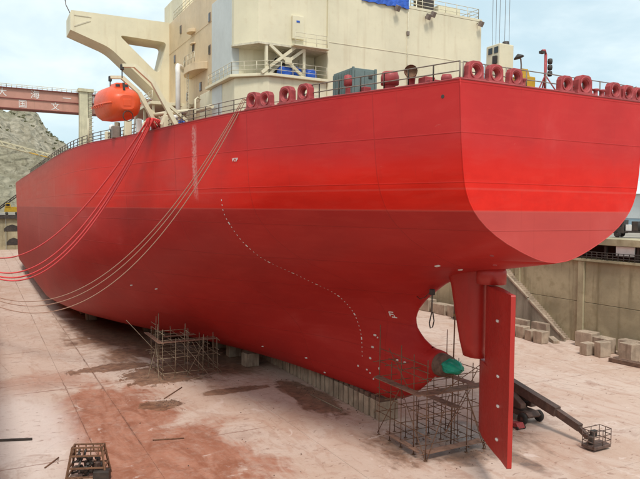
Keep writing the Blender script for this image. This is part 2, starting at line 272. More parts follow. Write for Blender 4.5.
# ------------------------------------------------------------------ mesh helper
class MB:
    def __init__(s): s.v = []; s.f = []; s.sm = []
    def add(s, vs, fs, smooth=False):
        o = len(s.v); s.v += [tuple(q) for q in vs]; s.f += [tuple(i + o for i in f) for f in fs]; s.sm += [smooth] * len(fs); return s
    def box(s, c, d, rz=0.0, taper=1.0, rx=0.0):
        hx, hy, hz = d[0] / 2, d[1] / 2, d[2] / 2
        m = Matrix.Rotation(rz, 3, 'Z') @ Matrix.Rotation(rx, 3, 'X')
        vs = [Vector(c) + m @ Vector((sx * hx * (taper if sz > 0 else 1), sy * hy * (taper if sz > 0 else 1), sz * hz))
              for sz in (-1, 1) for sx, sy in ((-1, -1), (1, -1), (1, 1), (-1, 1))]
        return s.add(vs, [(3, 2, 1, 0), (4, 5, 6, 7), (0, 1, 5, 4), (1, 2, 6, 5), (2, 3, 7, 6), (3, 0, 4, 7)])
    def lohi(s, a, b): return s.box([(a[i] + b[i]) / 2 for i in range(3)], [abs(b[i] - a[i]) for i in range(3)])
    def tube(s, pts, r, n=6, cap=True, smooth=True):
        pts = [Vector(p) for p in pts]; rr = r if isinstance(r, (list, tuple)) else [r] * len(pts)
        vs = []; up = None
        for i, p in enumerate(pts):
            t = (pts[min(i + 1, len(pts) - 1)] - pts[max(i - 1, 0)]).normalized()
            if up is None: up = Vector((0, 0, 1)) if abs(t.z) < 0.9 else Vector((1, 0, 0))
            a = t.cross(up).normalized(); b = a.cross(t).normalized(); up = b
            vs += [p + (a * math.cos(2 * math.pi * j / n) + b * math.sin(2 * math.pi * j / n)) * rr[i] for j in range(n)]
        fs = []
        for i in range(len(pts) - 1):
            for j in range(n):
                q = (j + 1) % n; fs.append((i * n + j, i * n + q, (i + 1) * n + q, (i + 1) * n + j))
        s.add(vs, fs, smooth)
        if cap:
            o = len(s.v) - len(vs); e = (len(pts) - 1) * n
            s.f += [tuple(o + j for j in reversed(range(n))), tuple(o + e + j for j in range(n))]; s.sm += [False, False]
        return s
    def beam(s, a, b, w, h=None, up=(0, 0, 1)):
        a, b = Vector(a), Vector(b); h = h or w; t = (b - a).normalized(); u = Vector(up)
        if abs(t.dot(u)) > 0.97: u = Vector((1, 0, 0))
        x = t.cross(u).normalized() * w / 2; y = x.cross(t).normalized() * h / 2
        vs = [q + sx * x + sy * y for q in (a, b) for sx, sy in ((-1, -1), (1, -1), (1, 1), (-1, 1))]
        return s.add(vs, [(3, 2, 1, 0), (4, 5, 6, 7), (0, 1, 5, 4), (1, 2, 6, 5), (2, 3, 7, 6), (3, 0, 4, 7)])
    def prism(s, poly, axis, lo, hi):
        """polygon (a,b) extruded along axis 'x','y' or 'z'"""
        def pt(a, b, t): return {'x': (t, a, b), 'y': (a, t, b), 'z': (a, b, t)}[axis]
        n = len(poly); vs = [pt(a, b, lo) for a, b in poly] + [pt(a, b, hi) for a, b in poly]
        return s.add(vs, [tuple(range(n)), tuple(range(2 * n - 1, n - 1, -1))] + [(i, i + n, (i + 1) % n + n, (i + 1) % n) for i in range(n)])
    def lathe(s, prof, c, axis, n=20, smooth=True, closed=False):
        a = Vector(axis).normalized(); u = Vector((0, 0, 1)) if abs(a.z) < 0.9 else Vector((1, 0, 0))
        x = a.cross(u).normalized(); y = a.cross(x); c = Vector(c); vs = []
        for r, t in prof: vs += [c + a * t + (x * math.cos(2 * math.pi * j / n) + y * math.sin(2 * math.pi * j / n)) * r for j in range(n)]
        m = len(prof); fs = []
        for i in range(m if closed else m - 1):
            for j in range(n): q = (j + 1) % n; i2 = (i + 1) % m; fs.append((i * n + j, i * n + q, i2 * n + q, i2 * n + j))
        return s.add(vs, fs, smooth)
    def mesh(s, name, mat, origin=(0, 0, 0)):
        me = bpy.data.meshes.new(name); o = origin
        me.from_pydata([(v[0] - o[0], v[1] - o[1], v[2] - o[2]) for v in s.v], [], s.f)
        me.polygons.foreach_set('use_smooth', s.sm); me.materials.append(mat); me.update()
        return me
    def build(s, name, mat, parent=None, bevel=0.0, local=False, recalc=False):
        """verts are world coordinates (or the parent's own with local=True)"""
        org = (0, 0, 0)
        if parent is not None and not local: org = world_of(parent)
        elif parent is None and not local:
            xs = np.array(s.v); lo, hi = xs.min(0), xs.max(0); org = ((lo[0] + hi[0]) / 2, (lo[1] + hi[1]) / 2, lo[2])
        me = s.mesh(name, mat if not isinstance(mat, str) else M[mat], org)
        if recalc:
            import bmesh
            bm = bmesh.new(); bm.from_mesh(me); bmesh.ops.recalc_face_normals(bm, faces=bm.faces); bm.to_mesh(me); bm.free()
        ob = bpy.data.objects.new(name, me); col.objects.link(ob)
        if parent is not None: ob.parent = parent
        else: ob.location = org
        if bevel: b = ob.modifiers.new('bevel', 'BEVEL'); b.width = bevel; b.segments = 2; b.limit_method = 'ANGLE'
        return ob
def world_of(o):
    v = Vector(o.location); p = o.parent
    while p is not None: v = v + p.location; p = p.parent
    return v
def tag(o, label=None, cat=None, group=None, kind=None):
    if label: o['label'] = label
    if cat: o['category'] = cat
    if group: o['group'] = group
    if kind: o['kind'] = kind
    return o
def thing(name, loc, label, cat, group=None, rz=0.0):
    o = bpy.data.objects.new(name, None); o.empty_display_size = 0.5; col.objects.link(o)
    o.location = loc; o.rotation_euler = (0, 0, rz); return tag(o, label, cat, group)
def copy_tree(o, parent=None):
    c = o.copy(); col.objects.link(c); c.parent = parent
    for ch in list(o.children): copy_tree(ch, c)
    return c
ORD = ['first', 'second', 'third', 'fourth', 'fifth', 'sixth', 'seventh', 'eighth', 'ninth', 'tenth', 'eleventh', 'twelfth', 'thirteenth',
       'fourteenth', 'fifteenth', 'sixteenth', 'seventeenth', 'eighteenth', 'nineteenth']
TENS = ['', '', 'twent', 'thirt', 'fort', 'fift', 'sixt', 'sevent', 'eight', 'ninet']
def ordinal(n):
    if n < 20: return ORD[n - 1]
    t, u = divmod(n, 10)
    return TENS[t] + 'ieth' if u == 0 else TENS[t] + 'y-' + ORD[u - 1]
def pchip(x, y, q):
    x = np.asarray(x, float); y = np.asarray(y, float); h = np.diff(x); d = np.diff(y) / h; m = np.zeros_like(y)
    for i in range(1, len(x) - 1):
        if d[i - 1] * d[i] > 0:
            w1 = 2 * h[i] + h[i - 1]; w2 = h[i] + 2 * h[i - 1]; m[i] = (w1 + w2) / (w1 / d[i - 1] + w2 / d[i])
    m[0], m[-1] = d[0], d[-1]
    q = np.clip(np.asarray(q, float), x[0], x[-1]); i = np.clip(np.searchsorted(x, q) - 1, 0, len(x) - 2)
    t = (q - x[i]) / h[i]
    return (2*t**3 - 3*t**2 + 1) * y[i] + (t**3 - 2*t**2 + t) * h[i] * m[i] + (-2*t**3 + 3*t**2) * y[i+1] + (t**3 - t**2) * h[i] * m[i+1]
# ================================================================== THE SETTING
FLOOR_X0, WALL_X, QUAY_Z = -0.8, 76.8, 15.2
HEAD_Y = 312.0
base = MB().lohi((FLOOR_X0 - 1, -60, -0.9), (WALL_X + 1, HEAD_Y + 1, -0.05)).build('dock_floor', 'joint'); tag(base, kind='structure')
xs_j = [-0.8, 7.7, 11.2, 24.0, 39.0, 52.0, 64.4, 76.8]; ys_j = [-50 + 20.1 * i for i in range(19)]
for i in range(len(xs_j) - 1):
    for j in range(len(ys_j) - 1):
        g = 0.018
        x0, x1, y0, y1 = xs_j[i] + g * .5, xs_j[i+1] - g * .5, ys_j[j] + 0.4 + g, min(ys_j[j+1] + 0.4 - g, HEAD_Y)
        if y0 > HEAD_Y - 2: continue
        dz = rnd.uniform(-0.012, 0.012)
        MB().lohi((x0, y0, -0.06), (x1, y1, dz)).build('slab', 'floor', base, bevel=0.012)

# quay level ground around the dock, one sheet with the dock cut out of it
g = MB(); BX0, BX1, BY0, BY1 = -2500, 2500, -800, 3500
for a, b in (((BX0, BY0), (-7, BY1)), ((-7, HEAD_Y + 1.5), (80.5, BY1)), ((80.5, BY0), (BX1, BY1))):
    g.add([(a[0], a[1], QUAY_Z - 0.02), (b[0], a[1], QUAY_Z - 0.02), (b[0], b[1], QUAY_Z - 0.02), (a[0], b[1], QUAY_Z - 0.02)], [(0, 1, 2, 3)])
tag(g.build('ground', 'quay'), kind='structure')

# rocky hill beyond the head of the dock
def hill():
    from mathutils import noise as mn
    nx, ny = 260, 120; X = np.linspace(-260, 520, nx); Y = np.linspace(400, 1000, ny); vs = []
    for y in Y:
        for x in X:
            ridge = np.interp(x / (y / 470.0), [-420, -120, -20, 24, 34, 42, 54, 62, 80, 110, 160, 300, 600], [100, 92, 74, 72, 70, 58, 46, 38, 41, 36, 34, 30, 20])
            f = np.interp(y, [400, 430, 470, 520, 700, 1000], [0, 0.28, 0.72, 1.0, 1.25, 1.0])
            n = mn.fractal(Vector((x * 0.018, y * 0.018, 3.1)), 0.9, 2.1, 6) * 10 + abs(mn.noise(Vector((x * 0.045, y * 0.03, 7)))) * 11 + mn.noise(Vector((x * 0.13, y * 0.1, 2))) * 3.5
            terr = math.sin(f * 14) * 2.2
            vs.append((x, y, 14.9 + max(-1.0, (ridge - 6) * f + (n + terr) * min(1, f * 2.2))))
    fs = [(j * nx + i, j * nx + i + 1, (j + 1) * nx + i + 1, (j + 1) * nx + i) for j in range(ny - 1) for i in range(nx - 1)]
    o = MB().add(vs, fs).build('rocky_hill', 'rock'); tag(o, kind='structure')
    sh = MB(); r4 = random.Random(9)
    while len(sh.f) < 9000:
        i, j_ = r4.randrange(60, 150), r4.randrange(4, 50); v = vs[j_ * nx + i]
        if mn.noise(Vector((v[0] * .02, v[1] * .02, 11))) < r4.uniform(-.25, .45): continue
        s_ = r4.uniform(.6, 1.9); cx, cy, cz = v[0] + r4.uniform(-1.5, 1.5), v[1] + r4.uniform(-2, 2), v[2]
        for q in range(9):                                   # leaf clumps
            a, e = r4.uniform(0, 6.28), r4.uniform(0, 1.2); d = s_ * r4.uniform(.4, 1); w = s_ * r4.uniform(.3, .55)
            px, py, pz = cx + d * math.cos(a) * math.cos(e), cy + d * math.sin(a) * math.cos(e), cz + d * math.sin(e) * .8
            sh.add([(px - w, py, pz - w * .4), (px + w, py + w * .5, pz - w * .3), (px, py - w * .4, pz + w * .8)], [(0, 1, 2)])
    tag(sh.build('hillside_shrubs', 'shrub'), kind='stuff')
hill()

# ------------------------------------------------------------------ dock walls
def dock_wall_far():
    t = thing('dock_wall', (WALL_X, 60, 0), 'stained concrete dock wall with a gallery along its top, right of the ship', 'wall')
    MB().lohi((WALL_X + 0.35, -50, -0.3), (WALL_X + 3.0, HEAD_Y, 11.9)).build('core', 'wall', t)
    pil = [63.6 + 12.4 * i for i in range(-6, 20)]
    for i, y in enumerate(pil):
        MB().lohi((WALL_X - 0.32, y - 0.5, 0), (WALL_X + 0.4, y + 0.5, 11.86)).build('pilaster', 'wall', t, bevel=0.04)
        for zz in (0.0, 5.95):
            MB().lohi((WALL_X, y + 0.54, zz + 0.02), (WALL_X + 0.36, y + 11.86, zz + 5.91)).build('panel', 'wall', t, bevel=0.03)
    MB().lohi((WALL_X - 0.45, -50, 11.9), (WALL_X + 4.2, HEAD_Y, 12.2)).build('gallery_floor', 'wall', t)
    MB().lohi((WALL_X + 3.6, -50, 12.2), (WALL_X + 4.2, HEAD_Y, 14.3)).build('gallery_back_wall', 'dark', t)  # shade of the recess under the slab put into the wall's dark colour
    MB().lohi((WALL_X - 0.3, -50, 14.3), (WALL_X + 4.6, HEAD_Y, 15.24)).build('quay_edge_slab', 'wall', t, bevel=0.05)
    for i in range(44):
        y = -20 + 5 * i
        MB().lohi((WALL_X + 0.2, y - 0.18, 12.2), (WALL_X + 0.55, y + 0.18, 14.3)).build('gallery_post', 'dark', t)
    r = MB()
    for i in range(150):
        y = 10 + i * 0.85; r.beam((WALL_X - 0.25, y, 12.2), (WALL_X - 0.25, y, 13.25), 0.10)
    for z in (12.55, 12.9, 13.25): r.tube([(WALL_X - 0.25, 9, z), (WALL_X - 0.25, 138, z)], 0.05, 5)
    r.build('gallery_railing', 'dark', t)
    MB().lohi((WALL_X + 0.05, 55.4, 13.0), (WALL_X + 0.2, 58.2, 14.25)).build('notice_board', 'white', t)
    # staircase along the wall face: solid flank, sloping parapet, one object per step
    y0, y1, z1 = 65.4, 81.4, 11.85; x0, x1 = WALL_X - 1.9, WALL_X
    st = MB().prism([(y0, 0), (y1, 0), (y1, z1 - 0.35), (y0 + 0.5, 0.02)], 'x', x0 + 0.28, x1 - 0.02).build('staircase', 'wall_grey', t)
    MB().prism([(y0 - 0.6, 0), (y1 + 0.2, 0), (y1 + 0.2, z1 + 0.05), (y0 + (y1 - y0) * 0.42, 0.45 + z1 * 0.42), (y0 + (y1 - y0) * 0.40, 0.1 + z1 * 0.42), (y0 - 0.6, 0.30)], 'x', x0, x0 + 0.25).build('stair_flank', 'wall_grey', st)
    pp = MB()
    pp.beam((x0 + 0.12, y0 - 0.6, 0.42), (x0 + 0.12, y0 + (y1 - y0) * 0.40, 0.22 + z1 * 0.42), 0.42, 0.24)
    pp.beam((x0 + 0.12, y0 + (y1 - y0) * 0.42, 0.57 + z1 * 0.42), (x0 + 0.12, y1 + 0.2, z1 + 0.17), 0.42, 0.24)
    pp.build('parapet_coping', 'block', st)
    n = 42
    for i in range(n):
        ya = y0 + (y1 - y0) * i / n; za = z1 * (i + 1) / n
        MB().lohi((x0 + 0.26, ya, max(0, za - 0.34)), (x1 - 0.01, ya + (y1 - y0) / n + 0.05, za)).build('step', 'block', st)
    return t
dock_wall_far()
t = thing('dock_wall', (FLOOR_X0, 60, 0), 'near concrete dock wall below the viewpoint, left of the ship', 'wall')
for i in range(29):
    y = -50 + 12.4 * i; MB().lohi((-1.4, y, 0), (FLOOR_X0, y + 12.3, 11.9)).build('panel', 'wall', t, bevel=0.03)
MB().lohi((-7.2, -50, 11.6), (-1.0, HEAD_Y, 12.1)).build('gallery_floor', 'wall', t)
MB().lohi((-7.4, -50, 12.1), (-6.8, HEAD_Y, 15.24)).build('gallery_back_wall', 'wall', t)
t = thing('dock_head_wall', (38, HEAD_Y, 0), 'pale end wall of the dock seen past the bow, left edge', 'wall')
for i in range(7):
    x = -1.6 + 11.7 * i
    MB().lohi((x, HEAD_Y - 0.3, 0), (x + 11.6, HEAD_Y + 1.6, 13.6)).build('panel', 'wall', t, bevel=0.03)
MB().lohi((-7, HEAD_Y - 1.6, 13.6), (81, HEAD_Y + 2, 15.22)).build('quay_edge_beam', 'dark', t)
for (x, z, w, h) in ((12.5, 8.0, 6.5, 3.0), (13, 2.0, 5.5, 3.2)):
    MB().prism([(x - w / 2, z), (x + w / 2, z), (x + w / 2, z + h * 0.4), (x + w * 0.3, z + h * 0.8), (x, z + h), (x - w * 0.3, z + h * 0.8), (x - w / 2, z + h * 0.4)], 'y', HEAD_Y - 0.42, HEAD_Y - 0.31).build('culvert_shade_plate', 'dark', t)  # solid plates, the shade inside the openings painted as dark colour

# ================================================================== THE SHIP
CL, TR = 32.35, 28.8            # centreline (x) and transom (y)
DECK = 26.5
ship = thing('tanker_ship', (CL, TR, 2.1), 'huge red tanker ship on keel blocks, stern towards the viewer', 'ship')
HT = [2.1, 2.6, 3.5, 5, 7, 9, 11, 13, 15, 17, 19, 21, 23.5, 26.5]
ST = {
 28.8: [0]*8 + [0, 3.75, 6.45, 7.65, 7.95, 8.1],
 33: [0]*8 + [2.2, 6.3, 8.4, 9.1, 9.4, 9.6],
 38: [0]*7 + [0.2, 4.8, 8.6, 10.5, 11.2, 11.4, 11.6],
 44: [.5, .7, .9, 1.0, 1.05, .5, 1.1, 3.8, 8.0, 11.0, 12.6, 13.2, 13.4, 13.5],
 50: [.7, .95, 1.1, 1.2, 1.3, 1.9, 3.6, 7.5, 11.6, 13.7, 14.8, 15.0, 15.05, 15.1],
 56: [1.5, 1.8, 2.0, 2.3, 2.9, 4.4, 7.2, 10.9, 13.8, 15.2, 15.9, 16.1, 16.2, 16.25],
 64: [2.8, 3.4, 4.2, 5.4, 7.3, 9.7, 12.3, 14.7, 16.3, 17.1, 17.4, 17.5, 17.55, 17.6],
 72: [4.9, 6.0, 7.3, 9.1, 11.6, 14.0, 16.0, 17.5, 18.4, 18.8, 19.0, 19.1, 19.1, 19.15],
 80: [7.6, 9.3, 11, 13.1, 15.6, 17.5, 18.9, 19.9, 20.4, 20.7, 20.8, 20.9, 20.9, 20.95],
 92: [12.4, 14.4, 16.2, 18, 19.8, 20.9, 21.4, 21.7, 21.8, 21.9, 21.9, 21.9, 21.9, 21.9],
 110: [17.8, 19.6, 20.7, 21.4, 21.9, 22.1] + [22.2]*8,
 130: [20.7, 21.7, 22.1] + [22.2]*11,
 212: [20.7, 21.7, 22.1] + [22.2]*11,
 238: [17, 18.6, 19.5, 20.2, 20.6, 20.8, 20.9, 21, 21, 21.1, 21.2, 21.3, 21.4, 21.6],
 258: [9, 10.5, 11.5, 12.5, 13.2, 13.6, 14, 14.4, 14.8, 15.3, 15.8, 16.4, 17, 18],
 274: [2.5, 3.2, 3.8, 4.2, 4.5, 4.6, 4.7, 5, 5.5, 6.2, 7, 8, 9.2, 11],
 288: [0.15]*13 + [0.3]}
US = sorted(ST)
PROF_H = [2.1, 2.42, 3.0, 3.88, 5.23, 5.9, 6.62, 7.3, 7.64, 8.4, 9.1, 9.74, 10.6, 11.59, 12.5, 13.19, 13.8, 14.32, 15.66, 26.5]
PROF_U = [47.2, 45.6, 44.2, 42.9, 41.15, 40.4, 40.15, 40.3, 40.7, 42.5, 43.3, 43.57, 43.3, 42.3, 41.1, 39.8, 38.4, 36.9, TR, TR]
def u_start(h): return float(np.interp(h, PROF_H, PROF_U))
_cache = {}
def row_b(h):
    k = round(h, 4)
    if k not in _cache:
        vals = []
        for u in US:
            hs, bs = HT, ST[u]
            if u == 28.8: hs, bs = [2.1, 15.70, 15.78, 15.95, 16.35, 17.13, 18.0, 18.9, 19.6, 20.5, 21.9, 23.6, 26.5], [0, 0, 0.85, 1.6, 2.75, 4.5, 5.9, 6.85, 7.3, 7.6, 7.8, 7.95, 8.1]
            vals.append(float(pchip(hs, bs, h)))
        _cache[k] = vals
    return _cache[k]
def half_b(u, h):
    b = float(pchip(US, row_b(h), u)); s = u - u_start(h)
    if h < 15.66:
        b = max(b, 0.55 if h < 12 else 0.0)
        b *= max(0.0, 1 - math.exp(-max(s, 0) / 1.1)) ** 0.55
        dz = abs(h - 6.7)
        if h < 9.2: b = max(b, math.sqrt(max(0, 1.0 - (dz / 1.15) ** 2)) * 1.05 * min(1, 0.75 + max(s, 0) * 0.5))
    return b
rows = sorted(set([2.1, 2.2, 2.35, 2.6, 2.9, 3.2] + [3.5 + 0.4 * i for i in range(26)] + [13.8, 14.1, 14.4, 14.7, 15.0, 15.3, 15.5, 15.66, 15.70, 15.74, 15.78, 15.86, 15.95, 16.08, 16.2, 16.35]
              + [16.5 + 0.5 * i for i in range(21)]))
NS = 150
ss = np.linspace(0, 1, NS) ** 2.1
hull = MB(); grid = {}
for side in (-1, 1):
    vs = []
    for h in rows:
        u0 = u_start(h)
        for s in ss:
            u = u0 + (288 - u0) * s; b = half_b(u, h)
            if s == 0 and h < 15.66 and not (5.6 < h < 7.8): b = 0.0
            vs.append((CL + side * b, u, h))
    nr = len(rows); fs = []
    for r_ in range(nr - 1):
        for i in range(NS - 1):
            q = (r_ * NS + i, r_ * NS + i + 1, (r_ + 1) * NS + i + 1, (r_ + 1) * NS + i)
            fs.append(q if side > 0 else q[::-1])
    hull.add(vs, fs, True); grid[side] = vs
# flat bottom
vs = []; fs = []
for i in range(NS): vs += [grid[-1][i], grid[1][i]]
for i in range(NS - 1): fs.append((2 * i, 2 * i + 2, 2 * i + 3, 2 * i + 1))
hull.add(vs, fs)
hull_ob = hull.build('hull', 'hull', ship)
# transom plate (its own face of the stern), with a thin rolled edge
tr = MB(); pts = [(h, half_b(TR, h)) for h in rows if h >= 15.70]
vs = []
for h, b in pts: vs += [(CL - b, TR - 0.012, h), (CL + b, TR - 0.012, h)]
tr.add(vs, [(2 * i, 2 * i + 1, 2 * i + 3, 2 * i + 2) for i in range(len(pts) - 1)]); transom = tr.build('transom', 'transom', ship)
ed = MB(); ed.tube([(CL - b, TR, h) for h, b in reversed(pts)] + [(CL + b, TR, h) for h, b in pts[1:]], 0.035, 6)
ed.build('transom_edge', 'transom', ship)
# stern tube plate
MB().lathe([(0.0, 0), (1.05, 0.0), (1.1, 0.35), (1.1, 1.2)], (CL, 40.1, 6.7), (0, 1, 0), 24).build('stern_tube', 'hull', ship)
# deck with a low gutter bar
dk = MB(); vs = []
for i in range(NS): vs += [(grid[-1][(len(rows) - 1) * NS + i][0], grid[-1][(len(rows) - 1) * NS + i][1], DECK - 0.02), (grid[1][(len(rows) - 1) * NS + i][0], grid[1][(len(rows) - 1) * NS + i][1], DECK - 0.02)]
dk.add(vs, [(2 * i, 2 * i + 1, 2 * i + 3, 2 * i + 2) for i in range(NS - 1)]); dk.build('main_deck', 'deck_red', ship)
def deck_edge(u, inset=0.0, side=-1): return Vector((CL + side * (half_b(u, DECK) - inset), u, DECK))
ED = MB()
us_e = [TR + 0.02 + (200 - TR) * (i / 90) ** 1.5 for i in range(91)]
for s_ in (-1, 1): ED.tube([deck_edge(u, 0.02, s_) + Vector((0, 0, 0.0)) for u in us_e], 0.06, 5)
ED.tube([(CL - 8.1, TR, DECK), (CL + 8.1, TR, DECK)], 0.06, 5)
ED.build('sheer_strake_edge', 'red_part', ship)

# rudder horn and rudder, helm over
hr = MB(); sec = []
horn_rows = [(14.9, 35.0, 39.6, 1.0), (13.4, 35.35, 38.6, .95), (11.0, 35.35, 38.0, .85), (9.2, 35.35, 37.55, .72), (8.15, 35.35, 37.2, .6)]
nh = 14; vs = []
for z, ya, yf, w in horn_rows:
    for j in range(nh):
        a = 2 * math.pi * j / nh; cy = (ya + yf) / 2; ry = (yf - ya) / 2
        x = w * math.sin(a) * (1.0 if math.cos(a) > 0 else 1.0); yy = cy + ry * math.copysign(abs(math.cos(a)) ** 0.7, math.cos(a))
        vs.append((CL + x * (0.9 if math.cos(a) > 0.8 else 1), yy, z))
fs = [(i * nh + j, i * nh + (j + 1) % nh, (i + 1) * nh + (j + 1) % nh, (i + 1) * nh + j) for i in range(len(horn_rows) - 1) for j in range(nh)]
fs.append(tuple(range((len(horn_rows) - 1) * nh, len(horn_rows) * nh))); hr.add(vs, fs, True)
hr.build('rudder_horn', 'rudder_red', ship, recalc=True)
MB().lathe([(0.0, 0), (1.05, 0), (1.05, 0.9), (0.9, 1.3), (0, 1.3)], (CL, 34.6, 13.75), (0, 0, 1), 22).build('rudder_trunk', 'rudder_red', ship)
rud = bpy.data.objects.new('rudder', None)
HELM = R(-28)                                                     # trailing edge swung to port
STOCK = Vector((CL, 34.7, 0))
def foil(z, lead, trail, w, n=11):
    """closed airfoil outline in rudder axes: +y forward of the stock"""
    pr = []
    for i in range(n + 1):
        f = i / n; yy = lead - (lead + trail) * f; th = w * (1.55 * math.sqrt(max(f, 0)) - 0.75 * f - 0.75 * f * f) if f < 1 else 0
        pr.append((max(th, 0.15), yy))
    return [(x, y, z) for x, y in pr] + [(-x, y, z) for x, y in reversed(pr)]
def rot(v): return Matrix.Rotation(HELM, 3, 'Z') @ Vector(v) + STOCK
rb = MB(); levels = [(13.65, 0.5, 5.5, .62), (13.55, 0.5, 5.55, .66), (8.15, 0.5, 5.55, .64), (8.0, 0.5, 5.55, .64), (7.98, 2.0, 5.55, .64), (2.5, 1.9, 5.5, .56), (2.4, 1.8, 5.4, .5)]
vs = []; 
for z, l, tl, w in levels: vs += [rot(p) for p in foil(z, l, tl, w)]
m_ = 24
fs = [(i * m_ + j, i * m_ + (j + 1) % m_, (i + 1) * m_ + (j + 1) % m_, (i + 1) * m_ + j) for i in range(len(levels) - 1) for j in range(m_)]
fs += [tuple(range(m_)), tuple(range((len(levels) - 1) * m_, len(levels) * m_))]
rb.add(vs, fs); rudder = rb.build('rudder', 'rudder_red', ship, recalc=True, bevel=0.03)
def blob_pad(c, nrm, upv, L_, W, T=0.09):
    """rounded cast anode: outline pillow lying on a surface"""
    c, nrm = Vector(c), Vector(nrm).normalized(); a = Vector(upv); a = (a - nrm * a.dot(nrm)).normalized(); b = nrm.cross(a)
    vs = []; n = 12
    for k_, (s_, hgt) in enumerate(((1.0, -0.02), (0.95, T * 0.7), (0.7, T))):
        for j in range(n):
            an = 2 * math.pi * j / n; cx = math.copysign(abs(math.cos(an)) ** 0.55, math.cos(an)); sy = math.copysign(abs(math.sin(an)) ** 0.55, math.sin(an))
            vs.append(c + a * cx * L_ / 2 * s_ + b * sy * W / 2 * s_ + nrm * hgt)
    fs = [(i * n + j, i * n + (j + 1) % n, (i + 1) * n + (j + 1) % n, (i + 1) * n + j) for i in range(2) for j in range(n)] + [tuple(range(2 * n, 3 * n))]
    return MB().add(vs, fs, True)
for (z, yy) in ((11.6, -3.2), (7.9, -3.4), (5.9, -3.5), (3.6, -3.4)):
    f = (2.0 - yy) / 7.5 if z < 8 else (0.35 - yy) / 5.9
    w = 0.62 * (1.55 * math.sqrt(f) - 0.75 * f - 0.75 * f * f)
    blob_pad(rot((-w - 0.0, yy, z)), Matrix.Rotation(HELM, 3, 'Z') @ Vector((-1, -0.12, 0)), (0, 1, 0), 0.36, 0.19).build('anode', 'zinc', rudder)

# propeller hub wrapped in green plastic
hub = MB().lathe([(0.0, -0.2), (0.85, -0.2), (0.9, 0.1), (0.95, 0.9)], (CL, 39.3, 6.7), (0, 1, 0), 22).build('propeller_hub', 'timber', ship)
cv = MB(); vs = []; n = 20
for i in range(9):
    f = i / 8; rr = 0.82 * math.sin(math.pi * (0.10 + 0.90 * f)) ** 0.5 if f < 1 else 0.05
    for j in range(n):
        a = 2 * math.pi * j / n; q = 1 + 0.10 * math.sin(5 * a + 3 * f) + rnd.uniform(-0.05, 0.05)
        vs.append((CL + rr * q * math.cos(a), 39.55 - 1.9 * f, 6.85 + rr * 0.66 * q * math.sin(a) - 0.1 * f))
cv.add(vs, [(i * n + j, i * n + (j + 1) % n, (i + 1) * n + (j + 1) % n, (i + 1) * n + j) for i in range(8) for j in range(n)])
cv.build('hub_cover', 'green_cover', hub)

# marks and anodes on the shell plating
def on_hull(u, h, off=0.0, side=-1):
    e = 0.05; b = half_b(u, h)
    du = (half_b(u + e, h) - half_b(u - e, h)) / (2 * e); dh = (half_b(u, h + e) - half_b(u, h - e)) / (2 * e)
    nrm = Vector((side, -du, -dh)).normalized()
    return Vector((CL + side * b, u, h)) + nrm * off, nrm
mk = MB(); prev = None; h = 20.0; FR = 50.0
acc = 0.0; k_i = 0
hs = np.linspace(20.05, 5.2, 900); last = on_hull(FR, hs[0])[0]
for h in hs:
    p, nr = on_hull(FR, h, 0.012); acc += (p - last).length; last = p
    if acc > 0.40:
        acc = 0; k_i += 1; s_ = 0.085 if k_i % 6 == 0 else 0.042
        a = nr.cross(Vector((0, 1, 0))).normalized(); b_ = Vector((0, 1, 0)); b_ = (b_ - nr * b_.dot(nr)).normalized()
        mk.add([p + a * s_ * 1.5 * i + b_ * s_ * j for i, j in ((-1, -1), (1, -1), (1, 1), (-1, 1))], [(0, 1, 2, 3)])
tag(mk.build('frame_marks', 'white', ship), kind='stuff')
for (u, h, L_, W) in ((47.9, 7.75, .55, .26), (48.3, 6.6, .5, .26), (48.7, 5.5, .45, .26), (50.7, 4.35, .3, .26), (49.3, 4.3, .34, .2), (48.8, 4.1, .25, .2), (47.3, 4.85, .3, .3),
                      (48.3, 3.66, .2, .2), (58.7, 3.55, .5, .22), (56.2, 2.5, .4, .2), (76.2, 9.9, .8, .2), (72.0, 9.85, .8, .2), (47.5, 7.6, .2, .2),
                      (44.6, 6.2, .4, .22), (43.6, 6.2, .4, .22), (36.0, 15.05, .7, .3), (35.2, 14.8, .6, .25), (65.2, 3.7, .5, .2)):
    p, nr = on_hull(u, h); blob_pad(p, nr, (0, 1, 0), L_ * .75, W * .75, 0.06).build('anode', 'zinc', ship)
# draught reference mark on the skeg (two hooked bars) and a small lettered tank mark on the topside
dm = MB()
for (a0, h0, a1, h1) in ((45.9, 10.15, 45.45, 10.15), (45.9, 10.15, 45.9, 9.75), (45.9, 9.95, 45.5, 9.95), (45.75, 9.7, 45.2, 9.7), (45.45, 9.9, 45.45, 9.7)):
    p, nr = on_hull(a0, h0, 0.012); q, _ = on_hull(a1, h1, 0.012); dm.beam(p, q, 0.10, 0.012, up=nr)
dm.build('draught_mark', 'white', ship)
def text_mesh(body, size, mat, parent, loc, xdir, ydir, name, extr=0.004):
    cu = bpy.data.curves.new(name, 'FONT'); cu.body = body; cu.size = size; cu.align_x = 'CENTER'; cu.align_y = 'CENTER'; cu.extrude = extr
    tmp = bpy.data.objects.new(name, cu); col.objects.link(tmp)
    dg = bpy.context.evaluated_depsgraph_get(); me = bpy.data.meshes.new_from_object(tmp.evaluated_get(dg))
    bpy.data.objects.remove(tmp); me.materials.clear(); me.materials.append(M[mat])
    ob = bpy.data.objects.new(name, me); col.objects.link(ob)
    x = Vector(xdir).normalized(); z = x.cross(Vector(ydir)).normalized(); y = z.cross(x)
    ob.matrix_local = Matrix.Translation(Vector(loc) - world_of(parent)) @ Matrix((x, y, z)).transposed().to_4x4(); ob.parent = parent
    return ob
p, nr = on_hull(47.9, 22.8, 0.03); q, _ = on_hull(47.0, 22.8, 0.03)
text_mesh('VOP', 0.40, 'white', ship, p, q - p, (0, 0, 1), 'tank_mark', 0.01)
